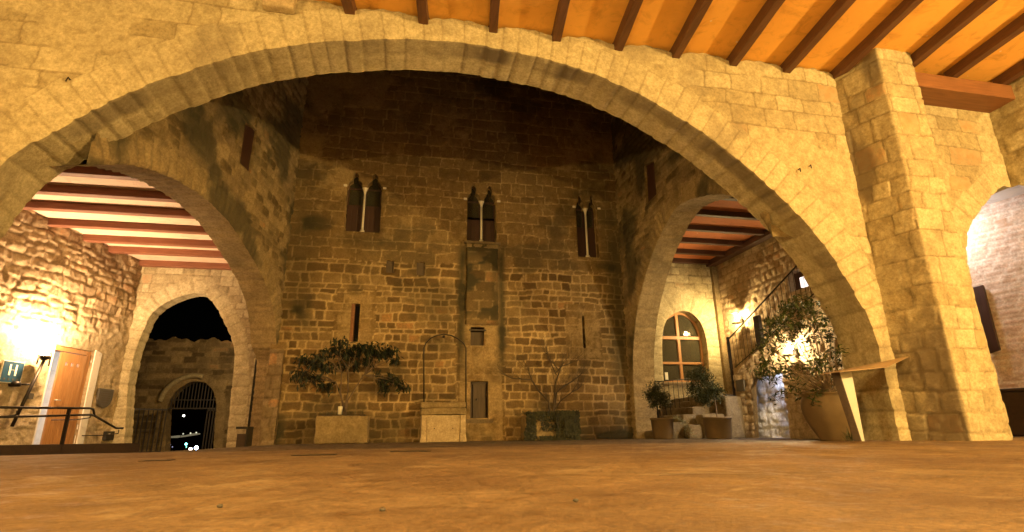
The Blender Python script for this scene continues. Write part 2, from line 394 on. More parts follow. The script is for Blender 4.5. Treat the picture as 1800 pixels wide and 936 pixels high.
class Style:
    def __init__(s, seed=1, ch=(.16, .28), cw=(.22, .55), relief=.02, rough=.008, edge=.03, joint=.012, warp=.03, tilt=.01, plaster=0., pl_f=None, soot=None, alt=None, alt_f=None):  # soot: mask for dark marks, on the buttress partly painted shade
        s.__dict__.update(locals()); del s.__dict__['s']
def courses(u, v, st):
    rg = np.random.RandomState(st.seed)
    wu = u+st.warp*(fbm(u*1.7, v*1.7, st.seed+3)-.5)*2; wv = v+st.warp*(fbm(u*1.3+9, v*2.1, st.seed+5)-.5)*2
    v0, v1 = wv.min()-.5, wv.max()+.5; c = [v0]
    while c[-1] < v1: c.append(c[-1]+rg.uniform(*st.ch))
    c = np.array(c); k = np.clip(np.searchsorted(c, wv, side='right')-1, 0, len(c)-2)
    dist = np.zeros(len(u)); rnd = np.zeros(len(u)); r2 = np.zeros(len(u)); lu = np.zeros(len(u)); lv = np.zeros(len(u))
    u0, u1 = wu.min()-1, wu.max()+1
    for i in range(len(c)-1):
        m = k == i
        hgt = c[i+1]-c[i]; b = [u0+rg.uniform(0, .4)]
        while b[-1] < u1+1: b.append(b[-1]+rg.uniform(*st.cw)*(.7+.3*hgt/max(st.ch)))
        if not m.any(): continue
        b = np.array(b); rr = rg.rand(len(b)); rr2 = rg.rand(len(b))
        x = wu[m]+.015*(vn(wv[m]*6, wu[m]*0+i, st.seed)-.5)*2; y = wv[m]
        j = np.clip(np.searchsorted(b, x, side='right')-1, 0, len(b)-2)
        a = np.minimum(x-b[j], b[j+1]-x); q = np.minimum(y-c[i], c[i+1]-y)
        R = .045; dd = np.minimum(a, q); cc = (a < R) & (q < R); dd = np.where(cc, R-np.hypot(R-a, R-q), dd)
        dist[m] = dd; rnd[m] = rr[j]; r2[m] = rr2[j]; lu[m] = (x-b[j])/(b[j+1]-b[j])-.5; lv[m] = (y-c[i])/hgt-.5
    return dist, rnd, r2, lu, lv
def relief(dist, rnd, r2, lu, lv, u, v, st, plast):
    h = st.relief*(sstep(0, st.edge, dist-st.joint*.3)*(.55+.75*r2))+st.tilt*((rnd-.5)*lu+(r2-.5)*lv)
    h = h*(1-.75*plast)+st.rough*(fbm(u*9, v*9, st.seed+11, 5)-.5)*2.4+st.rough*1.2*(fbm(u*2.2, v*2.2, st.seed+12)-.5)*2
    mo = 1-sstep(st.joint*.6, st.joint*1.6, dist+.006*(fbm(u*14, v*14, st.seed+8)-.5)*2)
    return h, mo*(1-.6*plast)

def wall(name, P0, U, N, outer, st, mat, step=.045, holes=(), arches=(), thick=.6, parent=None, label=None, cat='wall', back=True, group=None, jamb_st=None, hole_depth=.4):
    """masonry wall with modelled relief. outer/holes in (u, z); arches: list of (Vous, path) whose path is part of outer;
    the wall body is one mesh: front relief, reveals and back."""
    P0 = np.array(P0, float); U = np.array(U, float); N = np.array(N, float); Z = np.array([0, 0, 1.])
    polys = [np.array(outer, float)]+[np.array(h, float) for h in holes]
    lo = polys[0].min(0); hi = polys[0].max(0)
    nu = int(math.ceil((hi[0]-lo[0])/step))+1; nv = int(math.ceil((hi[1]-lo[1])/step))+1
    gu = lo[0]+np.arange(nu)*step; gv = lo[1]+np.arange(nv)*step
    A, B = np.meshgrid(gu, gv, indexing='ij'); Q = np.stack([A.ravel(), B.ravel()], 1)
    cen = np.stack(np.meshgrid(gu[:-1]+step/2, gv[:-1]+step/2, indexing='ij'), -1).reshape(-1, 2)
    keep = inside_eo(cen, polys).reshape(nu-1, nv-1)
    used = np.zeros((nu, nv), int)
    for di in (0, 1):
        for dj in (0, 1): used[di:nu-1+di, dj:nv-1+dj] += keep
    bd = (used > 0) & (used < 4)
    SA = np.vstack([p for p in polys]); SB = np.vstack([np.roll(p, -1, 0) for p in polys])
    bi = np.where(bd.ravel())[0]
    # boundary vertices snap to the outline
    d, bp, _, _ = seg_dist(Q[bi], SA, SB); Q[bi] = np.where((d < step*1.6)[:, None], bp, Q[bi])
    act = np.where(used.ravel() > 0)[0]; u = Q[act, 0]; v = Q[act, 1]
    dist, rnd, r2, lu, lv = courses(u, v, st)
    if st.alt is not None:
        q = courses(u, v, st.alt); mm = st.alt_f(u, v) > .5
        dist, rnd, r2, lu, lv = [np.where(mm, b_, a_) for a_, b_ in zip((dist, rnd, r2, lu, lv), q)]; dist = np.where(mm, dist*1.6+.002, dist); rnd = np.where(mm, .35+.4*rnd, rnd)
    plast = np.clip(st.pl_f(u, v), 0, 1) if st.pl_f else np.full(len(u), st.plaster)
    edge_d = np.full(len(u), 9.)
    ringm = np.zeros(len(act), bool)
    bmask = bd.ravel()[act]
    for (vo, path) in arches:
        pp = vo.P; dd, _, si, tt = seg_dist(Q[act], pp[:-1], pp[1:])
        S = vo.S; ss = S[si]+tt*(S[si+1]-S[si])
        k, dj = vo.loc(ss); rr = vo.rr[k]
        m = dd < rr
        dist = np.where(m, np.minimum(dj, np.abs(rr-dd)), dist)
        rnd = np.where(m, .66+vo.shade[k]*.28, rnd); r2 = np.where(m, .5+.5*vo.rnd[k-1], r2); lu = np.where(m, 0, lu); lv = np.where(m, 0, lv)
        ringm |= m; plast = np.where(m, .1, plast)
        edge_d = np.minimum(edge_d, dd)
    h, mo = relief(dist, rnd, r2, lu, lv, u, v, st, plast); mo = np.where(ringm, mo*.6, mo)
    if len(holes):
        HA = np.vstack([np.array(p) for p in holes]); HB = np.vstack([np.roll(np.array(p), -1, 0) for p in holes])
        cnear = np.zeros(len(act), bool); dd = np.full(len(act), 9.)
        hl, hh = HA.min(0)-.2, HA.max(0)+.2; cand = ((u > hl[0]) & (u < hh[0]) & (v > hl[1]) & (v < hh[1]))
        ci = np.where(cand)[0]
        if len(ci): dd[ci] = seg_dist(Q[act][ci], HA, HB)[0]
        edge_d = np.minimum(edge_d, dd)
    h = h*sstep(0, .05, edge_d); h[bmask] = np.where(edge_d[bmask] < .3, 0, h[bmask])
    soot = np.clip(st.soot(u, v), 0, 1) if st.soot else np.zeros(len(u))
    idx = -np.ones(nu*nv, int); idx[act] = np.arange(len(act))
    Vt = [P0+np.outer(u, U)+np.outer(v, Z)+np.outer(h, N)]
    At = [np.stack([rnd, mo, plast, soot], 1)]
    ki, kj = np.where(keep); a = ki*nv+kj
    Fc = idx[np.stack([a, a+nv, a+nv+1, a+1], 1)]
    if np.dot(np.cross(U, Z), N) < 0: Fc = Fc[:, ::-1]
    Fs = [Fc]; n = len(act)
    jst = jamb_st or st
    def strip(path, depth, vo=None, closed=False, soot_f=None):
        nonlocal n
        P = np.array(path, float)
        if closed: P = np.vstack([P, P[:1]])
        S = arclen(P); nd_ = max(2, int(depth/.06)+1); dp = np.linspace(0, depth, nd_)
        T = np.gradient(P, axis=0); T /= np.maximum(1e-9, np.hypot(T[:, 0], T[:, 1]))[:, None]; Nn = np.stack([-T[:, 1], T[:, 0]], 1)
        SS, DD = np.meshgrid(S, dp, indexing='ij'); s_, d_ = SS.ravel(), DD.ravel()
        if vo is not None:
            sv = s_*vo.S[-1]/S[-1]; k, dj = vo.loc(sv); rn = vo.shade[k]*.9
            mid = depth*(.35+.3*vo.rnd[(k*7) % len(vo.rnd)]); dj2 = np.where(vo.rnd[k] > .35, np.abs(d_-mid), 9)
            ds = np.minimum(dj, dj2); rn = np.where(d_ > mid, vo.shade[(k+3) % len(vo.shade)], rn)
            mo_ = (1-sstep(jst.joint*.4, jst.joint*1.5, ds))*.55; rn = .62+.32*rn; hh = -.012*(1-sstep(0, .04, ds))+.012*(fbm(s_*5, d_*5, 21)-.5)*2
        else:
            ds, rn, q2, a1, a2 = courses(s_, d_, jst); hh, mo_ = relief(ds, rn, q2, a1, a2, s_, d_, jst, np.zeros(len(s_)))
            hh = (hh-jst.relief*.5)*.6
        hh = hh*sstep(0, .04, d_)
        base = np.repeat(P, nd_, 0)+np.repeat(Nn, nd_, 0)*hh[:, None]*(-1)
        Vt.append(P0+np.outer(base[:, 0], U)+np.outer(base[:, 1], Z)-np.outer(d_, N))
        so = np.clip(soot_f(s_, d_, base), 0, 1) if soot_f else np.zeros(len(s_))
        At.append(np.stack([rn, mo_, np.full(len(s_), .05), so], 1))
        a_ = (np.arange(len(P)-1)[:, None]*nd_+np.arange(nd_-1)[None]).ravel()+n
        Fs.append(np.stack([a_, a_+1, a_+nd_+1, a_+nd_], 1)); n += len(s_)
    for (vo, path) in arches: strip(path, thick, vo, soot_f=getattr(vo, 'soot', None))
    for hpoly in holes: strip(resample(hpoly, .06, True), hole_depth, None, True)
    if back:
        o = np.array(outer, float); m_ = len(o)
        Vt.append(P0+np.outer(o[:, 0], U)+np.outer(o[:, 1], Z)-N*thick); At.append(np.tile([.5, 0, 0, 0], (m_, 1)))
        bf = list(range(n, n+m_)); n += m_
    V = np.vstack(Vt); F = [tuple(f) for f in np.vstack(Fs).tolist()]
    if back:
        from mathutils.geometry import tessellate_polygon
        tri = tessellate_polygon([[Vector((p[0], p[1], 0)) for p in o]]); F += [tuple(bf[i] for i in t) for t in tri]
    ob = mesh_obj(name, V, F, mat, parent, True, np.vstack(At))
    if label: tag(ob, label, cat, group)
    return ob

X3 = np.array([1., 0, 0]); Y3 = np.array([0, 1., 0]); Z3 = np.array([0, 0, 1.])

# ================================================================== GROUND
def grid_obj(name, xs, ys, zf, mat, kind='structure', parent=None):
    A, B = np.meshgrid(xs, ys, indexing='ij'); Zz = zf(A.ravel(), B.ravel())
    V = np.stack([A.ravel(), B.ravel(), Zz], 1); nx, ny = len(xs), len(ys)
    a = (np.arange(nx-1)[:, None]*ny+np.arange(ny-1)[None]).ravel()
    o = mesh_obj(name, V, np.stack([a, a+ny, a+ny+1, a+1], 1), mat, parent, True)
    if kind: o['kind'] = kind
    return o
def ground_z(x, y):
    lat = x*LATV[0]+y*LATV[1]; fwd = x*FWV[0]+y*FWV[1]
    lowl = sstep(-5.3, -5.9, lat)*sstep(7.9, 8.4, y)
    z = -.02-.50*lowl+.015*(fbm(x*1.3, y*1.3, 31)-.5)
    far = np.clip(y-24.8, 0, None)
    z = z-.35*np.minimum(far, 30)-.06*far
    d = np.hypot(x, y); z = np.where((d > 60) & (y < 20), z-.2*(d-60), z)
    return z
xs = np.concatenate([[-2500, -900, -300, -100, -50, -25, -16], np.arange(-12, 14.01, .12), [18, 30, 60, 120, 300, 900, 2500]])
ys = np.concatenate([[-2500, -900, -300, -100, -30, -12, 0, 4], np.arange(7.2, 26, .12), [28, 32, 38, 46, 60, 90, 150, 300, 700, 1500, 2500]])
ground = grid_obj('courtyard_ground', xs, ys, ground_z, M_court)
def floor_z(x, y):
    return .004+.012*(fbm(x*.6, y*.6, 41)-.5)+.003*(fbm(x*3.5, y*3.5, 42)-.5)+.0025*(fbm(x*13, y*13, 43, 3)-.5)-.004*sstep(.66, .74, fbm(x*7, y*7, 44))-.03*sstep(8.05, 8.2, y)
gallery_floor = grid_obj('gallery_floor', np.arange(-9.2, 13.2, .05), np.concatenate([np.arange(-3.3, .6, .3), np.arange(.6, 3.4, .03), np.arange(3.4, 8.25, .05)]), floor_z, M_floor)
for k_, (xa_, xb_, yy_) in enumerate(((252, 300, 808.5), (516, 590, 799), (686, 758, 792.5))):
    pa_ = at_z(xa_, yy_+.6, .012); pb2 = at_z(xb_, yy_, .012); yc_ = (pa_[1]+pb2[1])/2
    g = rb = None
    mb_ = MB(); mb_.box((pa_[0], yc_-.09, .000), (pb2[0], yc_+.09, .011)); g = mb_.build('drain_cover', M_iron, None, False, .004)
    tag(g, ['dark drain slot in the floor before the iron gate, leftmost', 'dark drain slot in the floor before the stone planter', 'dark drain slot in the floor before the stone well'][k_], 'drain cover', 'drain slots in the gallery floor')
# worn kerb stones along the drop beside the left passage
kerb = MB()
for i, x in enumerate(np.arange(-9, -4.6, .62)):
    kerb.box((x, 8.12, -.5), (x+.6, 8.34, -.004-.006*(i % 3)))
kerb.build('paving_kerb', M_step, None, False, .02)['kind'] = 'structure'

# ================================================================== NEAR ARCADE WALL
ARC = [(-5.25, -.05), (-5.30, 1.2), (-5.18, 2.4), (-4.97, 3.1), (-4.71, 3.56), (-4.29, 3.99), (-3.88, 4.38), (-3.42, 4.73), (-2.85, 5.08), (-2.3, 5.38), (-1.64, 5.63), (-1.04, 5.78),
       (-.4, 5.92), (.3, 6.0), (.9, 6.03), (1.5, 6.0), (2.25, 5.91), (2.8, 5.8), (3.4, 5.6), (3.95, 5.35), (4.4, 5.11), (4.9, 4.79), (5.5, 4.32), (6.0, 3.88), (6.35, 3.49),
       (6.75, 2.96), (7.0, 2.47), (7.19, 2.06), (7.32, 1.6), (7.37, 1.0), (7.38, -.05)]
a1 = resample(spline(ARC, 6), .1)
V1 = Vous(a1, 11, (.22, .34), (.50, .62), .016)
p1 = jitter_path(V1, .013, .035)
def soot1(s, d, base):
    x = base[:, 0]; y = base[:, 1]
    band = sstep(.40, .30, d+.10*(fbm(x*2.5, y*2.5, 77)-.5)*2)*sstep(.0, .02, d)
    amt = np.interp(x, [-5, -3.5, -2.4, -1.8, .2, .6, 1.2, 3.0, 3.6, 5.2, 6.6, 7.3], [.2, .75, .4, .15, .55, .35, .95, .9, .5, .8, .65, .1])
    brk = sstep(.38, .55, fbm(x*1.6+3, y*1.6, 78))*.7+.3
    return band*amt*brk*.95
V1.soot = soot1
jx = [-6.3, -5.2, -4.12, -3.05, -2.0, -.93, .17, 1.26, 2.32, 3.40, 4.43, 5.53, 6.60, 7.63, 8.71, 9.75, 10.85]     # joists at the wall
def wavy_top(x):
    k = np.searchsorted(jx, x); 
    if k == 0 or k >= len(jx): return 6.40
    t = (x-jx[k-1])/(jx[k]-jx[k-1]); return 6.33+.125*max(0, math.sin(PI*t))**.6+.012*math.sin(x*23)
top = [(x, wavy_top(x)) for x in np.arange(11.0, -9.21, -.06)]
ARC2 = [(9.50, -.05), (9.50, 1.2), (9.50, 2.55), (9.56, 3.05), (9.68, 3.38), (9.90, 3.68), (10.20, 3.98), (10.5, 4.22), (10.80, 4.42), (10.98, 4.40)]
a2 = resample(spline(ARC2, 6), .1); V2 = Vous(a2, 12, (.25, .4), (.40, .5), .014); p2 = jitter_path(V2, .02, .035)
outer = [(-9.2, -.05)]+[tuple(p) for p in p1]+[tuple(p) for p in p2]+[(11.0, 4.4)]+top
st_near = Style(seed=101, ch=(.24, .40), cw=(.35, .85), relief=.011, rough=.006, edge=.022, joint=.011, warp=.05, tilt=.014, plaster=0,
                pl_f=lambda u, v: .12+.68*sstep(.38, .55, fbm(u*.7, v*.7, 51)), soot=lambda u, v: .35*sstep(.62, .75, fbm(u*1.1, v*1.1, 53)))
near = wall('arcade_wall', (0, 7.15, 0), X3, -Y3, outer, st_near, M_near, .02, (), ((V1, p1), (V2, p2)), .76,
            label='yellow-lit ashlar wall with the huge round arch spanning the foreground')
for hx_, hy_ in ((121, 139), (1405, 298), (1424, 292)):
    q = at_y(hx_, hy_, 7.12); MB().tube([(q[0], 7.16, q[2]), (q[0], 7.10, q[2]+.01), (q[0]-.01, 7.09, q[2]-.06)], .009, 6).build('iron_hook', M_iron, near, True)
# corbel stone high on the wall
cb = MB(); q = at_y(492, 8, 7.1); cb.box((q[0]-.22, 6.98, q[2]-.13), (q[0]+.22, 7.16, q[2]+.30))
cb.build('corbel', M_well, near, False, .04, 3)

# buttress (tapered plan)
def bend_wall(name, plan, st, mat, z0, z1, label, step=.024):
    """vertical faces along a plan polyline, with masonry relief"""
    P = resample(plan, step); S = arclen(P); zs = np.arange(z0, z1+step, step)
    SS, ZZ = np.meshgrid(S, zs, indexing='ij'); s, z = SS.ravel(), ZZ.ravel()
    ds, rn, r2, lu, lv = courses(s, z, st); pl = np.clip(st.pl_f(s, z), 0, 1) if st.pl_f else np.full(len(s), st.plaster)
    h, mo = relief(ds, rn, r2, lu, lv, s, z, st, pl)
    T = np.gradient(P, axis=0); T /= np.hypot(T[:, 0], T[:, 1])[:, None]; Nn = np.stack([T[:, 1], -T[:, 0]], 1)
    B = np.repeat(P, len(zs), 0)+np.repeat(Nn, len(zs), 0)*h[:, None]
    # worn arrises
    V = np.stack([B[:, 0], B[:, 1], z], 1); nz = len(zs)
    a = (np.arange(len(P)-1)[:, None]*nz+np.arange(nz-1)[None]).ravel()
    so = np.clip(st.soot(s, z), 0, 1) if st.soot else 0*s
    o = mesh_obj(name, V, np.stack([a, a+nz, a+nz+1, a+1], 1), mat, None, True, np.stack([rn, mo, pl, so], 1))
    return tag(o, label, 'pier') if label else o
st_b = Style(seed=140, ch=(.26, .46), cw=(.28, .62), relief=.018, rough=.010, edge=.026, joint=.011, warp=.05, tilt=.04,
             pl_f=lambda u, v: .02+.5*sstep(.45, .65, fbm(u*.9, v*.9, 61)), soot=lambda u, v: .75*sstep(.40, .62, fbm(u*1.6, v*.9, 63))*sstep(.80, .72, u))  # brown blotches on the left face alone; part stain, part painted shade
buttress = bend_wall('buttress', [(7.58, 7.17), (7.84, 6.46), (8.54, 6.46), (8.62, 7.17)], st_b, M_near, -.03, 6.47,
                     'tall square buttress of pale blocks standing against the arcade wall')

# rest of the near gallery (behind and beside the camera)
for nm, lo, hi, lb in (('rear_wall', (-9.3, -3.6, -.05), (11.3, -3.3, 6.6), 'plain rear wall of the gallery behind the viewer'),
                       ('gallery_side_wall', (-9.5, -3.3, -.05), (-9.2, 7.9, 6.6), 'plain side wall closing the gallery on the left')):
    o = MB().box(lo, hi).build(nm, M_near); tag(o, lb, 'wall')
# right end wall of the gallery, with an opening
st_e = Style(seed=160, ch=(.2, .34), cw=(.25, .6), relief=.02, rough=.012, edge=.05, joint=.01, warp=.06, tilt=.03, plaster=.25)
ARC3 = [(-.12, 4.42), (-.5, 4.55), (-1.2, 4.7), (-2.0, 4.55), (-2.6, 4.0), (-2.9, 3.2), (-3.0, 2.2), (-3.0, -.05)]
a3 = resample(spline(ARC3, 6), .1); V3 = Vous(a3, 15, (.25, .4), (.35, .45), .012); p3 = jitter_path(V3, .012, .05)
outer3 = [(0., 4.42)]+[tuple(p) for p in p3]+[(-10.4, -.05), (-10.4, 6.47), (0., 6.47)]
tag(wall('gallery_end_wall', (11.0, 7.15, 0), Y3, -X3, outer3, st_e, M_near, .05, (), ((V3, p3),), .5),
    'rough textured end wall meeting the arcade wall at the top right corner', 'wall')

# timber ceiling of the near gallery
ceil = empty('timber_ceiling', (0, 0, 6.28), label='orange plaster ceiling carried on dark brown timber joists', cat='ceiling')
cp = grid_obj('plaster_panel', np.arange(-9.3, 11.5, .25), np.arange(-3.6, 7.6, .25), lambda x, y: .185+.012*(fbm(x*.8, y*.8, 71)-.5), M_ceil, None, ceil)
tp = MB().box((-9.3, -3.6, .21), (11.5, 7.9, .3)).build('roof_deck', M_dark, ceil)
js = math.tan(math.radians(7.3))
for i, x in enumerate(jx):
    y1 = 7.20 if x < 8.2 else 6.80
    x1 = x-(0 if x < 8.2 else 0)
    rg = random.Random(i)
    b = MB(); n = 14
    A = np.array([x1, y1, .0]); B = np.array([x1-js*(y1+3.4), -3.4, .0])
    w_ = .135+.02*rg.random(); ring_ = []
    for q_ in range(25):
        P_ = A+(B-A)*q_/24; ww = w_*(1+rg.uniform(-.05, .05)); z0_ = rg.uniform(-.006, .006)+.01*math.sin(q_*.3+i); dx = .008*math.sin(q_*.35+i*2)
        ring_ += [(P_[0]-ww/2+dx, P_[1], z0_), (P_[0]+ww/2+dx, P_[1], z0_), (P_[0]+ww/2+dx, P_[1], .2), (P_[0]-ww/2+dx, P_[1], .2)]
    b.add(ring_, [(k_*4+j_, k_*4+(j_+1) % 4, k_*4+4+(j_+1) % 4, k_*4+4+j_) for k_ in range(24) for j_ in range(4)]+[(0, 1, 2, 3), (99, 98, 97, 96)])
    b.build('joist', M_joist, ceil, False, .012)
gd = MB().box((8.60, 6.66, -.30), (11.02, 7.148, -.005)).build('girder', M_girder, ceil, False, .012)

# ================================================================== BACK WALL
def bifora(uc0, uc1, z0, zs, zt):
    """two pointed lancets: returns hole polygons (left, right, low rectangle merged)"""
    mid = (uc0+uc1)/2; w = (uc1-uc0)/2; g = .045
    P = [(uc0, z0), (uc1, z0), (uc1, zs)]
    def head(c, hw):
        h = zt-zs
        q = [(1, 0), (1, .14), (.88, .30), (.60, .42), (.42, .47), (.44, .60), (.47, .72), (.36, .86), (.16, .95), (0, 1)]
        return [(c+hw*a, zs+h*t) for a, t in q]+[(c-hw*a, zs+h*t) for a, t in q[::-1][1:]]
    hw = w/2-g
    P += head(mid+w/2+g/2, hw)[0:]
    P += head(mid-w/2-g/2, hw)
    P += [(uc0, zs)]
    out = []
    for p in P:
        if not out or abs(out[-1][0]-p[0])+abs(out[-1][1]-p[1]) > 1e-4: out.append(p)
    return out
YB = 13.9
WINS = [(-1.50, -.60, 5.24, 6.52, 6.93), (1.71, 2.53, 5.15, 6.38, 6.85), (4.86, 5.50, 4.88, 6.38, 6.80)]
holesB = [bifora(*w) for w in WINS]
rect = lambda a, b, c, d: [(a, c), (b, c), (b, d), (a, d)]
holesB += [rect(-1.17, -.96, 2.36, 3.32), rect(4.88, 4.955, 2.30, 3.18), rect(1.84, 2.20, 2.32, 2.80), rect(1.85, 2.30, .52, 1.42)]
niches = [rect(-.38, -.18, 4.16, 4.50), rect(.40, .62, 4.13, 4.50)]
def plB(u, v):
    up = sstep(4.3, 4.9, v+.7*(fbm(u*.8, v*.8, 81)-.5)*2)*.36
    jb = np.maximum(sstep(.55, .35, np.abs(u+1.07))*sstep(2.0, 2.2, v)*sstep(3.7, 3.5, v), sstep(.6, .4, np.abs(u-4.92))*sstep(1.9, 2.1, v)*sstep(3.6, 3.3, v))*.55
    ch = sstep(.60, .52, np.abs(u-2.12))*sstep(5.2, 5.1, v)*.55
    return np.maximum(np.maximum(up, jb), ch)+.30*sstep(.52, .7, fbm(u*.6, v*.6, 83))
def darkB(u, v):
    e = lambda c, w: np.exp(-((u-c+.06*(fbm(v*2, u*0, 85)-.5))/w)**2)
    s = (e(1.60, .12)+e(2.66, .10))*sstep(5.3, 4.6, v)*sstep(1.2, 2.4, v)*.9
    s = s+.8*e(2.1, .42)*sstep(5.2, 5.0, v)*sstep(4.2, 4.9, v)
    s = s+.8*np.exp(-((u-5.95)/.35)**2)*sstep(.8, 2.0, v)*sstep(6.5, 5.2, v)+.55*np.exp(-((u+2.5)/.5)**2)*sstep(2.2, 3.2, v)*sstep(7.5, 5, v)  # darker bands towards both side corners
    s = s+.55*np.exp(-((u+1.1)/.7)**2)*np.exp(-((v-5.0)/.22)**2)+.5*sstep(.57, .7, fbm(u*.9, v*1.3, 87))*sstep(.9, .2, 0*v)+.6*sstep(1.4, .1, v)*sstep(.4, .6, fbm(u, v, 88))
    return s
def altB(u, v):
    w_ = .25*(fbm(u*2.5, v*2.5, 86)-.5)
    return ((v+w_ > 4.45) | (np.abs(u+1.07+w_) < .5)*(v > 2.1)*(v < 3.7) | (np.abs(u-4.92+w_) < .5)*(v > 2.0)*(v < 3.5) | (np.abs(u-2.1) < .62+w_)*(v < 3.0)).astype(float)
st_back = Style(alt=Style(seed=231, ch=(.20, .38), cw=(.26, .75), joint=.010, warp=.09), alt_f=altB, seed=203, ch=(.13, .25), cw=(.16, .52), relief=.022, rough=.012, edge=.028, joint=.016, warp=.075, tilt=.02, pl_f=plB, soot=darkB)  # soot mask here also holds the darker corner bands
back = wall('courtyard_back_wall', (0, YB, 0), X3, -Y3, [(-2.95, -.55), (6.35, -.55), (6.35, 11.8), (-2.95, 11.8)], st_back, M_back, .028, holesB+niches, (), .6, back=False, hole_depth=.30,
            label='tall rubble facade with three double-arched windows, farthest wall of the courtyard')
bk = MB().box((-3.4, YB+.62, -.55), (6.6, YB+.8, 11.8)).build('core', M_dark, back)
for n_ in niches:
    MB().box((n_[0][0]-.02, YB+.08, n_[0][1]-.02), (n_[1][0]+.02, YB+.12, n_[2][1]+.02)).build('niche_infill', M_old, back)
# projecting flat strip under the middle window
st_c = Style(seed=219, ch=(.2, .3), cw=(.3, .7), relief=.012, rough=.012, edge=.04, joint=.008, warp=.05, tilt=.02, plaster=.15,
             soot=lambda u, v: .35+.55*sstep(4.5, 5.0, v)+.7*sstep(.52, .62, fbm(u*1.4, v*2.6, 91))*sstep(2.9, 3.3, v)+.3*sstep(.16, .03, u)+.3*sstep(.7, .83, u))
strip_ = bend_wall('chimney_breast', [(1.70, YB+.02), (1.72, YB-.09), (2.54, YB-.09), (2.56, YB+.02)], st_c, M_back, 2.86, 5.08, None, .035)
strip_.parent = back
MB().box((1.69, YB-.11, 4.94), (2.57, YB+.02, 5.055)).build('corbel_course', M_planter, back, False, .02)
MB().box((1.64, YB-.13, 5.06), (2.62, YB+.02, 5.13)).build('sill', M_step, back, False, .015)
for i, (u0, u1, z0, zs, zt) in enumerate(WINS):
    wn = MB(); mid = (u0+u1)/2; d0 = YB+.29
    w = empty('window', (0, 0, 0)); w.parent = back
    w['label'] = ['double-arched window at the left with a slim pale column', 'double-arched window in the middle above the projecting strip', 'double-arched window at the right in the corner'][i]
    col = MB(); yc = YB+.10
    col.lathe([(.032, 0), (.030, .2), (.027, (zs-z0)-.16)], (mid, yc, z0+.08), 12)
    col.build('colonnette', M_marble, w, True)
    MB().lathe([(.075, 0), (.075, .03), (.05, .05), (.058, .07), (.034, .10)], (mid, yc, z0), 12).build('base', M_marble, w, True)
    MB().lathe([(.028, 0), (.036, .02), (.030, .035), (.055, .12), (.075, .16), (.078, .19)], (mid, yc, zs-.17), 8).build('capital', M_marble, w)
    for xx_ in (u0-.10, u1+.02): MB().box((xx_, YB-.035, zs-.03), (xx_+.09, YB+.1, zs+.03)).build('impost', M_marble, w, False, .01)
    for sgn in (-1, 1):
        a, b = (u0, mid) if sgn < 0 else (mid, u1)
        leaf = MB().box((a+.01, d0-.03, z0), (b-.015, d0+.01, z0+(zs-z0)*(.66 if i != 1 else .60)))
        for k in range(3):
            xx = a+(b-a)*(k+.5)/3; leaf.box((xx-.055, d0-.042, z0+.08), (xx+.055, d0-.03, z0+(zs-z0)*.55))
        leaf.build('shutter', M_shut, w, False, .004)
        fr = MB()
        for xx in (a+.02, b-.03): fr.box((xx-.018, d0-.03, z0+(zs-z0)*.66), (xx+.018, d0+.01, zs+.1))
        fr.box((a, d0-.03, zs+.02), (b, d0+.01, zs+.06)); fr.build('casement', M_shut, w)
        MB().box((a+.02, d0-.005, z0+(zs-z0)*.66), (b-.02, d0+.002, zt)).build('pane', M_glass, w)
# slit windows, hatch, small door
def infill(nm, a, b, c, d, mat, dep, lb=None):
    o = MB().box((a, YB+dep, c), (b, YB+dep+.04, d)).build(nm, mat, back)
    if lb: o['label'] = lb
    return o
infill('slit_window', -1.17, -.96, 2.36, 3.32, M_dark, .26); MB().box((-1.17, YB+.04, 2.36), (-1.085, YB+.24, 3.32)).build('shutter', M_girder, back)
infill('slit_window', 4.87, 4.96, 2.3, 3.18, M_dark, .2)
infill('hatch', 1.84, 2.20, 2.32, 2.70, M_old, .16); MB().box((1.80, YB-.05, 2.70), (2.24, YB+.2, 2.735)).build('hatch_lintel', M_iron, back)
dr = infill('small_door', 1.93, 2.26, .52, 1.36, M_old, .13); MB().lathe([(.02, 0), (.02, .05)], (2.02, YB+.1, .95), 8).build('knob', M_iron, dr)
MB().box((1.84, YB+.10, .52), (1.90, YB+.2, 1.40)).box((1.84, YB+.10, 1.36), (2.3, YB+.2, 1.42)).build('door_frame', M_darkwood, back)
MB().box((1.70, YB-.02, .40), (2.42, YB+.02, .50)).build('door_sill', M_step, back, False, .015)

# ================================================================== COURTYARD LEFT WALL
PL = [(13.40, -.55), (13.40, .8), (13.38, 1.80), (13.20, 2.06), (12.98, 2.25), (12.78, 2.66), (12.45, 3.16), (11.93, 3.55), (11.26, 3.87), (10.5, 4.16), (9.9, 4.32), (9.2, 4.38), (8.5, 4.34), (7.8, 4.22), (7.2, 4.02), (6.8, 3.82), (6.52, 3.66)]
aL = resample(spline(PL, 6), .1); VL = Vous(aL, 31, (.14, .26), (.42, .58), .012); pL = jitter_path(VL, .012, .04)
outerL = [(13.6, -.55)]+[tuple(p) for p in pL]+[(6.52, 11.8), (13.6, 11.8)]
holeL = [[(10.22, 6.58), (10.75, 6.68), (10.72, 5.62), (10.22, 5.62)]]
st_side = Style(seed=303, ch=(.10, .22), cw=(.14, .42), relief=.034, rough=.016, edge=.04, joint=.012, warp=.07, tilt=.05, pl_f=lambda u, v: .10+.5*sstep(.55, .7, fbm(u*.8, v*.8, 95)),
                soot=lambda u, v: .75*sstep(.46, .62, fbm(u*.9+3, v*.9, 97))*sstep(.2, 1.0, v-1))
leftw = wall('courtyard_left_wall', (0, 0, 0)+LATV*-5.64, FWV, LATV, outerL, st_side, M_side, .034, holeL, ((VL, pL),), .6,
             label='dark rough wall on the left of the courtyard with a wide low arch')
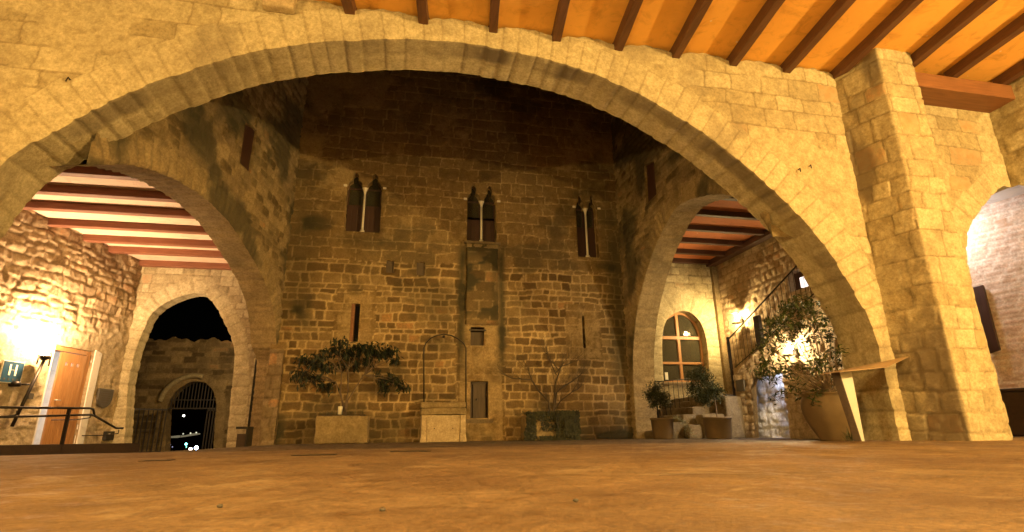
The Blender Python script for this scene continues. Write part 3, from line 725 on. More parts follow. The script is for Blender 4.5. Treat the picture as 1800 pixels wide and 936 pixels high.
slab = wall('pier_strip', LATV*-5.45, FWV, LATV, [(12.97, -.55), (13.5, -.55), (13.5, 2.14), (12.97, 2.10)], Style(seed=321, ch=(.2, .34), cw=(.3, .6), relief=.012, rough=.01, edge=.04, joint=.01), M_pier, .045, (), (), .33, parent=leftw)
st_pf = Style(seed=322, ch=(.2, .32), cw=(.2, .4), relief=.014, rough=.012, edge=.04, joint=.01)
pf = bend_wall('pier_face', [tuple(LF(-5.79, 12.96)[:2]), tuple(LF(-5.44, 12.96)[:2])], st_pf, M_pier, -.55, 2.12, None, .04); pf.parent = leftw
MB().prism([(10.2, 5.6), (10.8, 5.6), (10.8, 6.75), (10.2, 6.75)], LATV*-5.70, FWV, Z3, LATV, .05).build('shutter', M_shut, leftw)

# ================================================================== LEFT GALLERY
LO = -10.3
st_rk = Style(seed=404, ch=(.13, .27), cw=(.18, .58), relief=.028, rough=.026, edge=.04, joint=.014, warp=.10, tilt=.08,
              pl_f=lambda u, v: np.clip(sstep(3.1, 2.2, v+.6*(fbm(u*1.1, v*1.1, 99)-.5)*2-.25*(u-12)), 0, 1)*.85)
topL = [(f, 4.87+.05*math.sin(f*9)) for f in np.arange(14.8, 4.9, -.15)]
door_h = [(12.20, -.02), (13.42, -.02), (13.42, 2.20), (12.20, 2.20)]
outw = wall('passage_outer_wall', LATV*LO, FWV, LATV, [(5., -.55), (14.8, -.55)]+topL, st_rk, M_left, .032, [door_h], (), .5, hole_depth=.32, back=False,
            label='very rough rubble wall on the far left, glowing around its lamp')
# room behind the door
rm = MB(); Z0 = -.02
c = [LF(LO-.34, 11.6), LF(LO-.34, 14.6), LF(LO-2.2, 14.6), LF(LO-2.2, 11.6)]
rm.add([*(p+Z3*Z0 for p in c), *(p+Z3*2.6 for p in c)], [(3, 2, 6, 7), (2, 1, 5, 6), (0, 3, 7, 4), (4, 7, 6, 5), (0, 1, 2, 3)])
rm.build('room_shell', M_white_pl, outw)
lamp('room_lamp', LF(LO-1.2, 12.6, 2.2), 70, (1., .92, .88), .1)
def LP(f, z, l=LO): return LATV*l+FWV*f+Z3*z
door = empty('door', LP(13.3, 0), 0); door.parent = outw; door['label'] = 'oak door standing ajar with three small square lights'
Minv = Vector(tuple(LP(13.3, 0)))
hinge = LP(13.27, 0, LO-.04); ang = math.radians(2)
dU = -(FWV*math.cos(ang)+LATV*math.sin(ang)*1.0)  # away from hinge, swung inwards
dN = np.cross(dU, Z3)
if dN@LATV < 0: dN = -dN
def rel(m):
    m.V = [(v[0]-Minv.x, v[1]-Minv.y, v[2]-Minv.z) for v in m.V]; return m
lf = MB()
wd, ht = .74, 2.07
npl = 7
for k in range(npl):
    lf.prism([(k*wd/npl+.004, .01), ((k+1)*wd/npl-.004, .01), ((k+1)*wd/npl-.004, 1.72), (k*wd/npl+.004, 1.72)], hinge, dU, Z3, dN, .045)
lf.prism([(0, 1.72), (wd, 1.72), (wd, 1.78), (0, 1.78)], hinge, dU, Z3, dN, .045)
lf.prism([(0, 1.86), (wd, 1.86), (wd, ht), (0, ht)], hinge, dU, Z3, dN, .045)
xs_ = [0, .19, .26, .35, .42, .51, .58, wd]
for k in range(0, 8, 2): lf.prism([(xs_[k], 1.78), (xs_[k+1], 1.78), (xs_[k+1], 1.86), (xs_[k], 1.86)], hinge, dU, Z3, dN, .045)
rel(lf).build('leaf', M_door, door)
hd = MB(); hc = hinge+dU*(wd-.07)+Z3*1.0+dN*.01; hd.tube([hc, hc+dN*.05, hc+dN*.05-dU*.11], .011, 8); rel(hd).build('handle', M_steel, door, True)
fr = MB(); fr.prism([(13.29, 0), (13.40, 0), (13.40, 2.19), (13.29, 2.19)], LATV*(LO-.06), FWV, Z3, LATV, .22)
fr.prism([(12.21, 2.09), (13.40, 2.09), (13.40, 2.19), (12.21, 2.19)], LATV*(LO-.055), FWV, Z3, LATV, .22); rel(fr).build('frame', M_door, door, False, .006)
ln = MB().prism([(12.205, 0), (12.225, 0), (12.225, 2.19), (12.205, 2.19)], LATV*(LO+.012), FWV, Z3, LATV, .36); rel(ln).build('plaster_lining', M_white_pl, door)
pb = MB(); pb.prism([(13.425, -.1), (13.62, -.1), (13.64, 2.18), (13.425, 2.24)], LATV*(LO+.03), FWV, Z3, LATV, .08); rel(pb).build('plaster_reveal', M_white_pl, door)

# end wall with pointed arch
PE0 = LF(LO, 14.5)
EA = [(.33, -.6), (.18, .8), (.10, 1.6), (.12, 2.2), (.20, 2.78), (.47, 3.42), (.90, 3.80), (1.30, 3.97), (1.56, 4.02), (1.80, 3.90), (2.05, 3.62), (2.28, 3.25), (2.5, 2.85), (2.66, 2.4), (2.70, 1.9), (2.74, .8), (2.80, -.6)]
EA = [(x*1.0+.10 if i < 5 else x, z) for i, (x, z) in enumerate(EA)]
aE = resample(spline(EA, 5), .1); VE = Vous(aE, 41, (.22, .36), (.36, .46), .012); pE = jitter_path(VE, .012, .04)
st_end = Style(seed=414, ch=(.18, .32), cw=(.2, .5), relief=.022, rough=.012, edge=.04, joint=.010, warp=.05, tilt=.03, plaster=.2)
outerE = [(-.3, -.6)]+[tuple(p) for p in pE]+[(3.6, -.6), (3.6, 4.9), (-.3, 4.9)]
endw = wall('pointed_arch_wall', PE0, X3, -Y3, outerE, st_end, M_near, .032, (), ((VE, pE),), .45, label='sandy wall with a tall pointed arch at the end of the left passage')

# left passage ceiling
cl = empty('passage_ceiling', (0, 0, 4.7), label='pale pink plaster ceiling with brown beams over the left passage', cat='ceiling')
V = [LF(-10.6, 10.3), (-4.9, 7.95, 0), LF(-5.7, 7.4), LF(-5.7, 16.5), LF(-10.6, 16.5)]; V[0] = np.array([-9.2, 7.95, 0.]); V.insert(1, V[0]*1.); V[0] = LF(-10.6, 9.2); V[2] = np.array(V[2], float); V = [V[0], V[1], V[2], V[3], V[4], V[5]]
b = MB(); n_ = len(V); b.add([*(p+Z3*.16 for p in V), *(p+Z3*.3 for p in V)], [tuple(range(n_)), tuple(range(2*n_-1, n_-1, -1))]+[(i, i+n_, (i+1) % n_+n_, (i+1) % n_) for i in range(n_)]); b.build('plaster_panel', M_ceilL, cl)
for k, (f0) in enumerate([7.35, 8.38, 9.36, 10.28, 11.32, 12.36, 13.22, 14.42]):
    A = LF(-10.35, f0-.02); B = LF(-6.1, f0-.02+4.25*.2)
    b = MB(); b.beam(A+Z3*.09, B+Z3*.09, .17, .18); b.build('beam', M_beamL, cl, False, .012)

# lamp, pole, sign, plaques on the outer wall
pole = empty('lamp_pole', LP(11.8, .4), label='slanted dark iron pole with a forked lamp head beside the door', cat='lamp')
A = on_plane(21, 750, LATV*-10.0, LATV); B = on_plane(77, 634, LATV*-10.0, LATV)
o_ = Vector(tuple(LP(11.8, .4)))
def mk(mb, o): mb.V = [(v[0]-o.x, v[1]-o.y, v[2]-o.z) for v in mb.V]; return mb
mk(MB().tube([A, B], .032, 8), o_).build('shaft', M_iron, pole, True)
for s in (-1, 1):
    mk(MB().tube([B+FWV*s*.02, B+FWV*s*.15+Z3*.06, B+FWV*s*.155-Z3*.10], .016, 6), o_).build('prong', M_iron, pole, True)
C_ = A+(B-A)*.62
mk(MB().tube([C_, C_-LATV*.25-FWV*.12], .02, 6).lathe([(.09, -.05), (.11, 0), (.09, .05)], C_-LATV*.22-FWV*.16, 10), o_).build('wall_bracket', M_iron, pole, True)
LPos = B+Z3*.12
bowl = mk(MB().lathe([(.04, 0), (.10, .05), (.12, .10), (.11, .10), (.09, .055), (.03, .02)], B, 14), o_); bowl.build('bowl', M_iron, pole, True)
gl = mk(MB().lathe([(.03, 0), (.075, .03), (.08, .07), (.05, .11), (.01, .12)], B+Z3*.05, 12), o_).build('bulb', emis('lamp_glow', (1., .80, .5), 60), pole, True)
lamp('passage_lamp', LPos+LATV*.02+Z3*.10, 850, (1., .66, .36), .09, 'SPOT', LPos+Z3*3-LATV*.5, 168, .5)
lamp('passage_lamp', LPos+LATV*.22+Z3*.30, 330, (1., .62, .30), .07)

sign = empty('hotel_sign', LP(11.22, 1.3), label='square blue sign with a pale letter and pale border, left of the lamp pole', cat='sign')
so = Vector(tuple(LP(11.22, 1.3)))
def sp(x0, x1, z0, z1, l, t, mat, nm, bevel=0):
    return mk(MB().prism([(x0, z0), (x1, z0), (x1, z1), (x0, z1)], LATV*l, FWV, Z3, LATV, t), so).build(nm, mat, sign, False, bevel)
sp(10.98, 11.47, 1.26, 1.70, LO+.085, .03, M_sign_white, 'border'); sp(10.995, 11.455, 1.275, 1.685, LO+.092, .006, M_blue_sign, 'plate')
lt = MB()
for a, b, c_, d_ in ((11.13, 11.17, 1.41, 1.63), (11.27, 11.31, 1.41, 1.63), (11.17, 11.27, 1.519, 1.525)):
    lt.prism([(a, c_), (b, c_), (b, d_), (a, d_)], LATV*(LO+.097), FWV, Z3, LATV, .004)
mk(lt, so).build('letter', M_sign_white, sign)
stt = MB()
for k in range(4):
    cx = 11.07+k*.10; P = []
    for j in range(10):
        r_ = .033 if j % 2 == 0 else .014; P.append((cx+r_*math.sin(j*PI/5), 1.335+r_*math.cos(j*PI/5)))
    mk(MB().prism(P, LATV*(LO+.097), FWV, Z3, LATV, .004), so).build('star', M_slate, sign)
nps = tag(MB().prism([(11.78, .98), (11.90, .98), (11.90, 1.10), (11.78, 1.10)], LATV*(LO+.06), FWV, Z3, LATV, .02).build('number_tile', M_slate), 'tiny dark tile just right of the slanted pole', 'plaque')
# shield plaque
sh = [(13.72, 1.34), (14.22, 1.34), (14.22, 1.08), (14.17, .97), (14.08, .90), (13.97, .87), (13.86, .90), (13.77, .97), (13.72, 1.08)]
shp = empty('shield_plaque', LP(13.97, .9), label='dark shield-shaped plaque with engraved rows on the wall right of the door', cat='plaque'); so2 = Vector(tuple(LP(13.97, .9)))
mk(MB().prism(sh, LATV*(LO+.09), FWV, Z3, LATV, .05), so2).build('shield', M_slate, shp, False, .008)
b = MB(); rg = random.Random(3)
for r in range(6):
    x = 13.80+.01*r; z = 1.27-r*.055; P_ = [(x, z)]
    while x < 14.14-.012*r:
        w_ = rg.uniform(.015, .04); P_ += [(x, z+.018), (x+w_, z+.018), (x+w_+.004, z+.004), (x+w_+.012, z+.004)]; x += w_+.016
    P_ += [(x, z)]
    mk(MB().prism(P_, LATV*(LO+.093), FWV, Z3, LATV, .003), so2).build('engraved_row', M_old, shp)
ub = empty('wall_box', LP(14.3, .1), label='small black box low on the wall beside a brown board', cat='box'); so3 = Vector(tuple(LP(14.3, .1)))
mk(MB().prism([(14.22, .10), (14.5, .10), (14.5, .32), (14.22, .32)], LATV*(LO+.12), FWV, Z3, LATV, .1), so3).build('cover', M_blackbox, ub, False, .01)
mk(MB().prism([(14.28, .24), (14.34, .24), (14.34, .27), (14.28, .27)], LATV*(LO+.125), FWV, Z3, LATV, .004), so3).build('label_plate', M_steel, ub)

# ramp plinth and handrail
rp = MB(); rp.add([LP(8, -.5, -9.35), LP(14.3, -.5, -9.35), LP(14.3, .03, -9.35), LP(8, .10, -9.35), LP(8, -.5, -10.3), LP(14.3, -.5, -10.3), LP(14.3, .03, -10.3), LP(8, .10, -10.3)],
              [(0, 1, 2, 3), (3, 2, 6, 7), (1, 5, 6, 2), (0, 3, 7, 4), (4, 7, 6, 5)])
ramp_ = rp.build('access_ramp', M_darkwood); tag(ramp_, 'low dark boarded ramp running along the foot of the left wall', 'ramp')
hr = empty('handrail', LP(12.5, 0, -9.38), label='black tubular handrail with two bars beside the ramp on the left', cat='handrail'); ho = Vector(tuple(LP(12.5, 0, -9.38)))
def hp(x, y): return on_plane(x, y, LATV*-9.38, LATV)
t1 = hp(-60, 716); t2 = hp(158, 718); t3 = hp(165, 724); b1 = hp(-60, 735); b2 = hp(160, 729.5); k1 = hp(166, 731); k2 = hp(204, 753); k3 = hp(216, 753)
mk(MB().tube([t1, t2, (t2+t3)/2+FWV*.03+Z3*.02, t3, k1], .024, 8), ho).build('top_bar', M_iron, hr, True)
mk(MB().tube([b1, b2, k1], .022, 8), ho).build('lower_bar', M_iron, hr, True)
mk(MB().tube([k1, k2, k3], .024, 8), ho).build('sloping_bar', M_iron, hr, True)
for (x0, y0, x1, y1) in ((122, 719, 106, 800),):
    P = hp(x0, y0); mk(MB().box((P[0]-.028, P[1]-.028, -.5), (P[0]+.028, P[1]+.028, P[2]+.0)), ho).build('post', M_iron, hr)
for q in ((30, 722), (160, 728), (209, 756)):
    P = hp(*q); mk(MB().tube([P, P-Z3*.08, P-Z3*.12-LATV*.3, P-Z3*.12-LATV*.85], .012, 6), ho).build('bracket', M_iron, hr, True)

# ================================================================== GATE WALL beyond
YG = 23.5
def gy(x, y): p = at_y(x, y, YG); return (p[0], p[2])
GA = [gy(x, y) for x, y in [(290, 800), (292, 740), (294, 716), (301, 700), (312, 686), (328, 675), (345, 671), (360, 674), (370, 682), (377, 695), (380, 712), (378, 740), (374, 800)]]
aG = resample(spline(GA, 5), .08); VG = Vous(aG, 51, (.2, .32), (.3, .36), .01); pG = jitter_path(VG, .012, .05)
zt_ = gy(330, 597)[1]
zb_ = GA[0][1]-.1
x0g = gy(200, 700)[0]-.6; x1g = gy(440, 700)[0]+1.0
topG = [(x, zt_+.06*math.sin(x*5)+.05*math.sin(x*13)) for x in np.arange(x1g, x0g, -.1)]
st_g = Style(seed=505, ch=(.16, .28), cw=(.25, .6), relief=.02, rough=.012, edge=.03, joint=.010, warp=.05, tilt=.02, plaster=.1)
gatew = wall('boundary_wall', (0, YG, 0), X3, -Y3, [(x0g, zb_)]+[tuple(p) for p in pG]+[(x1g, zb_)]+topG, st_g, M_side, .05, (), ((VG, pG),), .5,
             label='outer wall seen through the pointed arch, with a round-headed gateway')
lamp('yard_fill', (-4.2, 19.5, 3.2), 380, (1., .66, .30), .1)  # unseen lamp added to brighten the boundary wall
# hood mould over the gateway
hm = [gy(x, y) for x, y in [(282, 706), (290, 690), (302, 677), (320, 666), (342, 661), (358, 663)]]
hs = resample(spline(hm, 5), .06); MB().tube([(x, YG-.07, z) for x, z in hs], [.10]*len(hs), 6).build('hood_mould', M_near, gatew, True)
G = empty('iron_gate', (gy(330, 790)[0], YG-.1, gy(330, 790)[1]), label='iron gate of slim bars with one leaf swung open to the left', cat='gate'); go = Vector(G.location)
gx0, gx1 = GA[1][0], GA[-2][0]; zspr = gy(335, 718)[1]; ztop_path = np.array(aG)
def ztop(x):
    m = ztop_path[ztop_path[:, 1] > zspr-.6]; return float(np.interp(x, m[:, 0], m[:, 1]))
fan = MB()
nb = 15
for k in range(nb):
    x = gx0+(gx1-gx0)*(k+.5)/nb; fan.box((x-.014, YG+.06, zspr), (x+.014, YG+.088, ztop(x)))
mk(fan, go).build('fanlight_bars', M_gate, G)
tr = MB(); tr.box((gx0, YG+.05, zspr-.03), (gx1, YG+.10, zspr+.02)); tr.box((gx0, YG+.05, gy(335, 704)[1]), (gx1, YG+.095, gy(335, 704)[1]+.03)); mk(tr, go).build('transom', M_gate, G)
rl = MB(); zb2 = zb_+.12
for x in (gx1-.32, gx1-.22, gx1-.11, gx1-.02): rl.box((x-.018, YG+.02, zb2), (x+.018, YG+.09, zspr))
rl.box((gx1-.34, YG+.02, zspr-.10), (gx1, YG+.09, zspr-.04)); mk(rl, go).build('right_leaf', M_gate, G)
ll = MB(); hx = gx0+.02
for k in range(9):
    t = k/8; x = hx-.85*t; y = YG-.15-.95*t; ll.box((x-.014, y-.014, zb2), (x+.014, y+.014, zspr-.02))
for z in (zb2+.1, zspr-.06): ll.beam((hx, YG-.15, z), (hx-.85, YG-1.1, z), .03, .05)
mk(ll, go).build('open_leaf', M_gate, G); mk(MB().lathe([(.05, -.01), (.1, -.01), (.1, .01)], (hx-.42, YG-.66, (zb2+zspr)/2), 12), go).build('lock', M_gate, G)

# hillside town lights beyond
tl = lambda x, y, d: ray(x, y)/np.linalg.norm(ray(x, y))*d+CC
LIGHTS = [(323, 731, 180, .30, (1, .97, .9), 7), (327, 781, 40, .07, (.25, .9, .8), 8), (327, 786, 40, .05, (.2, .8, .5), 5), (335, 790, 42, .10, (1., .8, .65), 14), (345, 787.5, 42, .12, (.45, .65, 1.), 22),
          (299, 782, 60, .06, (.6, .65, .9), 1), (303, 786, 60, .05, (.5, .5, .8), .8), (335, 762, 260, .3, (.9, .85, .6), 1.2), (345, 761, 260, .3, (.9, .85, .6), 1.2), (322, 763, 260, .3, (.8, .8, .6), .8)]
for i, (x, y, d, r, c_, s) in enumerate(LIGHTS):
    P = tl(x, y, d); sl = empty('street_light', P-Z3*0, label=['bright white lamp highest in the gateway view', 'upper green light low in the gateway', 'lower green light low in the gateway', 'warm white headlight glow at the foot of the gateway', 'blue white light at the foot of the gateway',
        'upper faint violet light at the left of the gateway', 'lower faint violet light at the left of the gateway', 'middle small yellow light on the far hill', 'right-hand small yellow light on the far hill', 'left-hand small yellow light on the far hill'][i], cat='light', group='distant lights seen through the gateway')
    MB().lathe([(.2*r, -r), (.8*r, -.6*r), (r, 0), (.8*r, .6*r), (.2*r, r)], (0, 0, 0), 10).build('lamp_globe', emis('glow_%d' % i, c_, s), sl, True)
    MB().tube([(0, 0, -r), (0, 0, -r-6)], .05, 6).build('post', M_iron, sl)
road = MB()
P = [tl(x, y, 230) for x, y in [(296, 769), (312, 768), (325, 767), (340, 764), (352, 763)]]
road.tube(P, [.25, .4, .25, .4, .2], 6); o = road.build('far_road', emis('glowing_road', (.75, .65, .4), .22)); o['kind'] = 'structure'  # road glows by itself; its lamplight is put into the emission

# litter bin by the pier
bb = at_z(428, 791, -.45); bb = LF(-5.95, 12.55, -.52)
bn = empty('litter_bin', bb, -CAM_YAW, label='slim dark litter bin at the foot of the left pier', cat='bin')
MB().box((-.10, -.12, 0), (.10, .12, .74)).build('body', M_darkwood, bn, False, .01)
MB().box((-.13, -.14, .84), (.13, .14, .89)).box((.10, -.14, 0), (.13, .14, .84)).build('hood', M_blackbox, bn)

# ================================================================== COURTYARD RIGHT WALL
XR = 6.13
PR = [(7.6, 3.3), (7.9, 3.9), (8.3, 4.3), (8.8, 4.6), (9.4, 4.85), (10.0, 5.02), (10.5, 5.06), (10.9, 4.98), (11.3, 4.80), (11.84, 4.47), (12.25, 4.13), (12.62, 3.76), (12.95, 3.34), (13.22, 2.92), (13.46, 2.35), (13.6, 1.8), (13.66, 1.0), (13.68, -.05)]
aR = resample(spline(PR, 6), .1); VR = Vous(aR, 61, (.14, .26), (.40, .52), .010); pR = jitter_path(VR, .012, .04)
outerR = [(7.6, 11.8)]+[tuple(p) for p in pR]+[(14.3, -.05), (14.3, 11.8)]
holeR = [[(11.45, 5.80), (12.05, 5.76), (11.95, 6.83), (11.42, 6.70)]]
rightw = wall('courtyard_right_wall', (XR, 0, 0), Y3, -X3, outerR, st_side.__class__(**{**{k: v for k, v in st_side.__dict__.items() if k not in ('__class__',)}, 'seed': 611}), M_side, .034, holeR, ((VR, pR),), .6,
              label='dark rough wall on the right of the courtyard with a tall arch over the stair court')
MB().box((XR+.06, 11.4, 5.7), (XR+.11, 12.1, 6.85)).build('shutter', M_shut, rightw)

# ================================================================== RIGHT STAIR COURT
YW = 15.4
def wy(x, y): p = at_y(x, y, YW); return (p[0], p[2])
WA = [wy(x, y) for x, y in [(1167, 672), (1165, 640), (1164, 605), (1166, 580), (1174, 560), (1190, 549), (1205, 547), (1221, 555), (1234, 572), (1242, 600), (1246, 640), (1248, 672)]]
wa = [tuple(p) for p in resample(spline(WA, 4), .08)]
aW = resample(spline(WA, 4), .08); VW = Vous(aW, 71, (.2, .34), (.7, .8), .006)
st_w = Style(seed=707, ch=(.18, .30), cw=(.22, .5), relief=.018, rough=.010, edge=.04, joint=.010, warp=.05, tilt=.02, plaster=.2)
winw = wall('window_wall', (0, YW, 0), X3, -Y3, [(6.2, -.05), (10.4, -.05), (10.4, 5.5), (6.2, 5.5)], st_w, M_near, .032, [wa], ((VW, np.array(wa)),), .45, back=False, hole_depth=.38,
            label='sandy wall with a round-arched timber window at the back of the stair court')
WF = empty('arched_window', (8.7, YW+.3, WA[0][1])); WF.parent = winw; wo = Vector(WF.location)
wa_np = np.array(wa); cx_ = wa_np[:, 0].mean(); cz_ = 2.6
def inset(p, k): p = np.array(p); c_ = np.array([(WA[0][0]+WA[-1][0])/2, p[1]]); return p
b = MB()
for i in range(len(wa)-1):
    (xa, za), (xb, zb) = wa[i], wa[i+1]
    d = np.array([xb-xa, zb-za]); n_ = np.array([d[1], -d[0]])/np.hypot(*d)*.07
    if np.dot(n_, np.array([cx_, cz_])-np.array([xa, za])) < 0: n_ = -n_
    y0, y1 = YW+.28, YW+.36
    b.add([(xa, y0, za), (xb, y0, zb), (xb+n_[0], y0, zb+n_[1]), (xa+n_[0], y0, za+n_[1]), (xa, y1, za), (xb, y1, zb), (xb+n_[0], y1, zb+n_[1]), (xa+n_[0], y1, za+n_[1])],
          [(0, 1, 2, 3), (7, 6, 5, 4), (3, 2, 6, 7), (0, 4, 5, 1)])
xl, xr = WA[0][0], WA[-1][0]; mk(b, wo).build('frame', M_frame, WF)
zt1 = wy(1200, 592)[1]; zt2 = wy(1205, 637)[1]; zb0 = WA[0][1]; xm = wy(1203, 620)[0]
ztp = max(z for _, z in wa)
mk(MB().box((xm-.045, YW+.27, zb0), (xm+.045, YW+.35, ztp-.03)), wo).build('mullion', M_frame, WF, False, .006)
for z, h in ((zt1, .10), (zt2, .07), (zb0+.02, .10)):
    mk(MB().box((xl+.01, YW+.262, z-h/2), (xr-.01, YW+.355, z+h/2)), wo).build('transom', M_frame, WF, False, .006)
mk(MB().prism(wa, (0, YW+.32, 0), X3, Z3, -Y3, .008), wo).build('pane', M_glass, WF)
mk(MB().box((xl-.4, YW+1.6, zb0-.4), (xr+.4, YW+1.7, ztp+.4)).box((xl-.4, YW+.5, zb0-.45), (xr+.4, YW+1.7, zb0-.4)), wo).build('dim_interior', M_old, WF)
lamp('pane_fill', ((xl+xr)/2-.3, YW+1.1, 2.4), 5, (1., .75, .4), .1)  # unseen lamp added behind the window to warm the panes
MB().box((xl-.08, YW-.06, zb0-.09), (xr+.08, YW+.3, zb0-.01)).build('sill', M_step, winw, False, .015)
tag(MB().box((wy(1168, 655)[0], YW-.03, wy(1168, 668)[1]), (wy(1173, 655)[0], YW-.01, wy(1168, 655)[1])).build('notice_card', M_sign_white), 'small white card on the wall at the lower left of the arched window', 'sign')
# corner pilaster
pa = at_y(1254, 470, YW-.1); pb_ = at_y(1283, 660, YW-.1)
MB().box((pa[0]-.09, YW-.16, 1.0), (pa[0]+.09, YW-.003, 5.32)).build('pilaster', M_side, winw, False, .02)

# outer wall of the stair court
XO = 10.05
def ox(x, y): p = at_x(x, y, XO); return (p[1], p[2])
wq = [ox(1386, 478), ox(1424, 474), ox(1424, 500), ox(1386, 512)]
whole = [(9.25, 3.42), (9.95, 3.42), (9.95, 3.92), (9.25, 3.92)]
q0 = ox(1385, 495); q1 = ox(1421, 488); print('win on outer', q0, q1)
wz = (q0[1]+q1[1])/2
whole = [(q1[0], wz-.26), (q0[0], wz-.26), (q0[0], wz+.26), (q1[0], wz+.26)]
st_o = Style(seed=717, ch=(.14, .26), cw=(.16, .42), relief=.030, rough=.015, edge=.04, joint=.014, warp=.07, tilt=.04, plaster=.15)
outR = wall('stair_court_wall', (XO, 0, 0), Y3, -X3, [(7.9, -.05), (YW+.05, -.05), (YW+.05, 5.5), (7.9, 5.5)], st_o, M_left, .036, [whole], (), .5, back=False, hole_depth=.3,
            label='rubble wall behind the stair, lit by its lamp, reaching up to the red ceiling')
wn = MB().box((XO+.22, whole[0][0]-.05, whole[0][1]-.05), (XO+.26, whole[1][0]+.05, whole[2][1]+.05)).build('window_board', M_shut, outR)
pn = MB().box((XO+.10, whole[0][0]+.10, whole[0][1]+.06), (XO+.2, whole[0][0]+.42, whole[2][1]-.2)).build('lit_pane', emis('lit_window', (1., .9, .88), 1.6), outR)
# ceiling
cr = empty('stair_court_ceiling', (0, 0, 5.3), label='red ochre ceiling with dark beams over the stair court', cat='ceiling')
MB().box((XR+.3, 7.7, .14), (XO+.3, YW+.3, .3)).build('plaster_panel', M_ceilR, cr)
for y in (8.5, 9.45, 10.4, 11.42, 12.44, 13.40, 14.36, 15.25):
    MB().box((XR+.25, y-.07, .0), (XO+.2, y+.07, .16)).build('beam', M_beamR, cr, False, .01)
MB().box((XO-.30, 7.9, -.06), (XO-.04, YW, .12)).build('wall_plate', M_beamR, cr, False, .01)

# stair side wall with low doorway
XS = 8.45
def sx(x, y): p = at_x(x, y, XS); return (p[1], p[2])
PT = {k: sx(*v) for k, v in dict(dl=(1327, 768), dr=(1391, 768), tl=(1322, 672), tr=(1376, 655), a=(1290, 660), b=(1331, 619), c=(1350, 608), d=(1411, 536), e=(1436, 518), f=(1452, 528), g=(1470, 575), h=(1480, 640)).items()}
print(PT)
y_a = PT['a'][0]
outerS = [(7.95, -.05), (PT['dr'][0], -.05), (PT['tr'][0]+.03, PT['tr'][1]), (PT['tl'][0]-.1, PT['tl'][1]+.07), (PT['tl'][0], PT['tl'][1]-.1), (PT['dl'][0], -.05), (y_a, -.05), (y_a, PT['a'][1]), PT['b'], PT['c'], PT['d'], PT['e'], (7.95, PT['e'][1]+.45)]
outerS = [tuple(p) for p in resample(outerS, .12, True)]
st_s = Style(seed=727, ch=(.13, .26), cw=(.16, .45), relief=.026, rough=.020, edge=.03, joint=.012, warp=.10, tilt=.04, plaster=.15)
stairw = wall('stair_side_wall', (XS, 0, 0), Y3, -X3, outerS, st_s, M_left, .032, (), (), .10, label='rubble side wall of the stair with a low passage doorway in it')
# stair treads behind the wall
sa = (y_a, 1.05); se = PT['e']
nst = 11
for k in range(nst):
    t0 = k/nst; y1 = y_a-(y_a-se[0])*t0; z1 = 1.25+(se[1]-.1-1.25)*(k+1)/nst
    MB().box((XS+.12, y1-(y_a-se[0])/nst, min(1.62, z1-.05)), (XO-.05, y1, z1)).build('step', M_step, stairw, False, .02)
# passage behind the doorway, lit cold
pw = MB().box((XO-.12, PT['dr'][0]-1.2, -.02), (XO-.06, PT['dl'][0]+.4, 1.9))
st_p = Style(seed=737, ch=(.14, .26), cw=(.22, .5), relief=.03, rough=.02, edge=.03, joint=.012, warp=.08, tilt=.04, plaster=.2)
passw = wall('passage_inner_wall', (XS+.38, 0, 0), Y3, -X3, [(PT['dr'][0]-.6, -.04), (y_a-.06, -.04), (y_a-.06, 1.75), (PT['dr'][0]-.6, 1.75)], st_p, M_blue, .035, (), (), .1, back=False,
             label='cold white lit stone wall glimpsed through the low doorway under the stair')
lamp('passage_way_lamp', (XS+.20, PT['dr'][0]+.10, 1.38), 50, (.62, .72, 1.), .05)
MB().box((XS+.11, PT['dr'][0]-.6, 1.56), (XS+.38, y_a-.06, 1.6)).build('soffit', M_side, passw)
q = MB().box((XS-.05, sx(1311, 680)[0], sx(1304, 688)[1]), (XS-.0, sx(1297, 680)[0], sx(1304, 668)[1])).build('dark_plaque', M_slate); tag(q, 'small dark plaque left of the low doorway', 'plaque')
# stair railing
SR = empty('stair_railing', (XS, PT['a'][0], 1.5), label='slim iron railing climbing the stair on the right', cat='railing'); sro = Vector(SR.location)
def rx(x, y): p = at_x(x, y, XS+.06); return p
r0 = rx(1279, 598); r1 = rx(1398, 470); r2 = rx(1436, 436)
mk(MB().tube([r0, r1, r1+(r1-r0)*.35], .02, 6), sro).build('handrail', M_iron, SR, True)
l0 = rx(1292, 646); l1 = rx(1335, 609); l2 = l1+(r1-r0)*.95
mk(MB().tube([l0, l1, l2], .014, 6), sro).build('lower_rail', M_iron, SR, True)
nb = 26; b = MB()
for k in range(nb):
    t = (k+.5)/nb; T = r0+(r1+(r1-r0)*.35-r0)*t
    yy = T[1]; zl = float(np.interp(-yy, [-l0[1], -l1[1], -l2[1]], [l0[2], l1[2], l2[2]]))
    b.tube([T, (T[0], T[1], zl-.05)], .006, 5)
mk(b, sro).build('balusters', M_iron, SR, True)
for (x, y, x2, y2, w) in ((1279, 596, 1292, 668, .025),):
    P = rx(x, y); mk(MB().box((P[0]-w, P[1]-w, 1.0), (P[0]+w, P[1]+w, P[2]+.04)), sro).build('newel_post', M_iron, SR)
P = rx(1330, 556); Pz = rx(1334, 612); MBp = MB().box((P[0]-.04, P[1]-.10, Pz[2]-.05), (P[0]+.04, P[1]+.10, P[2])); mk(MBp, sro).build('dark_post', M_iron, SR)

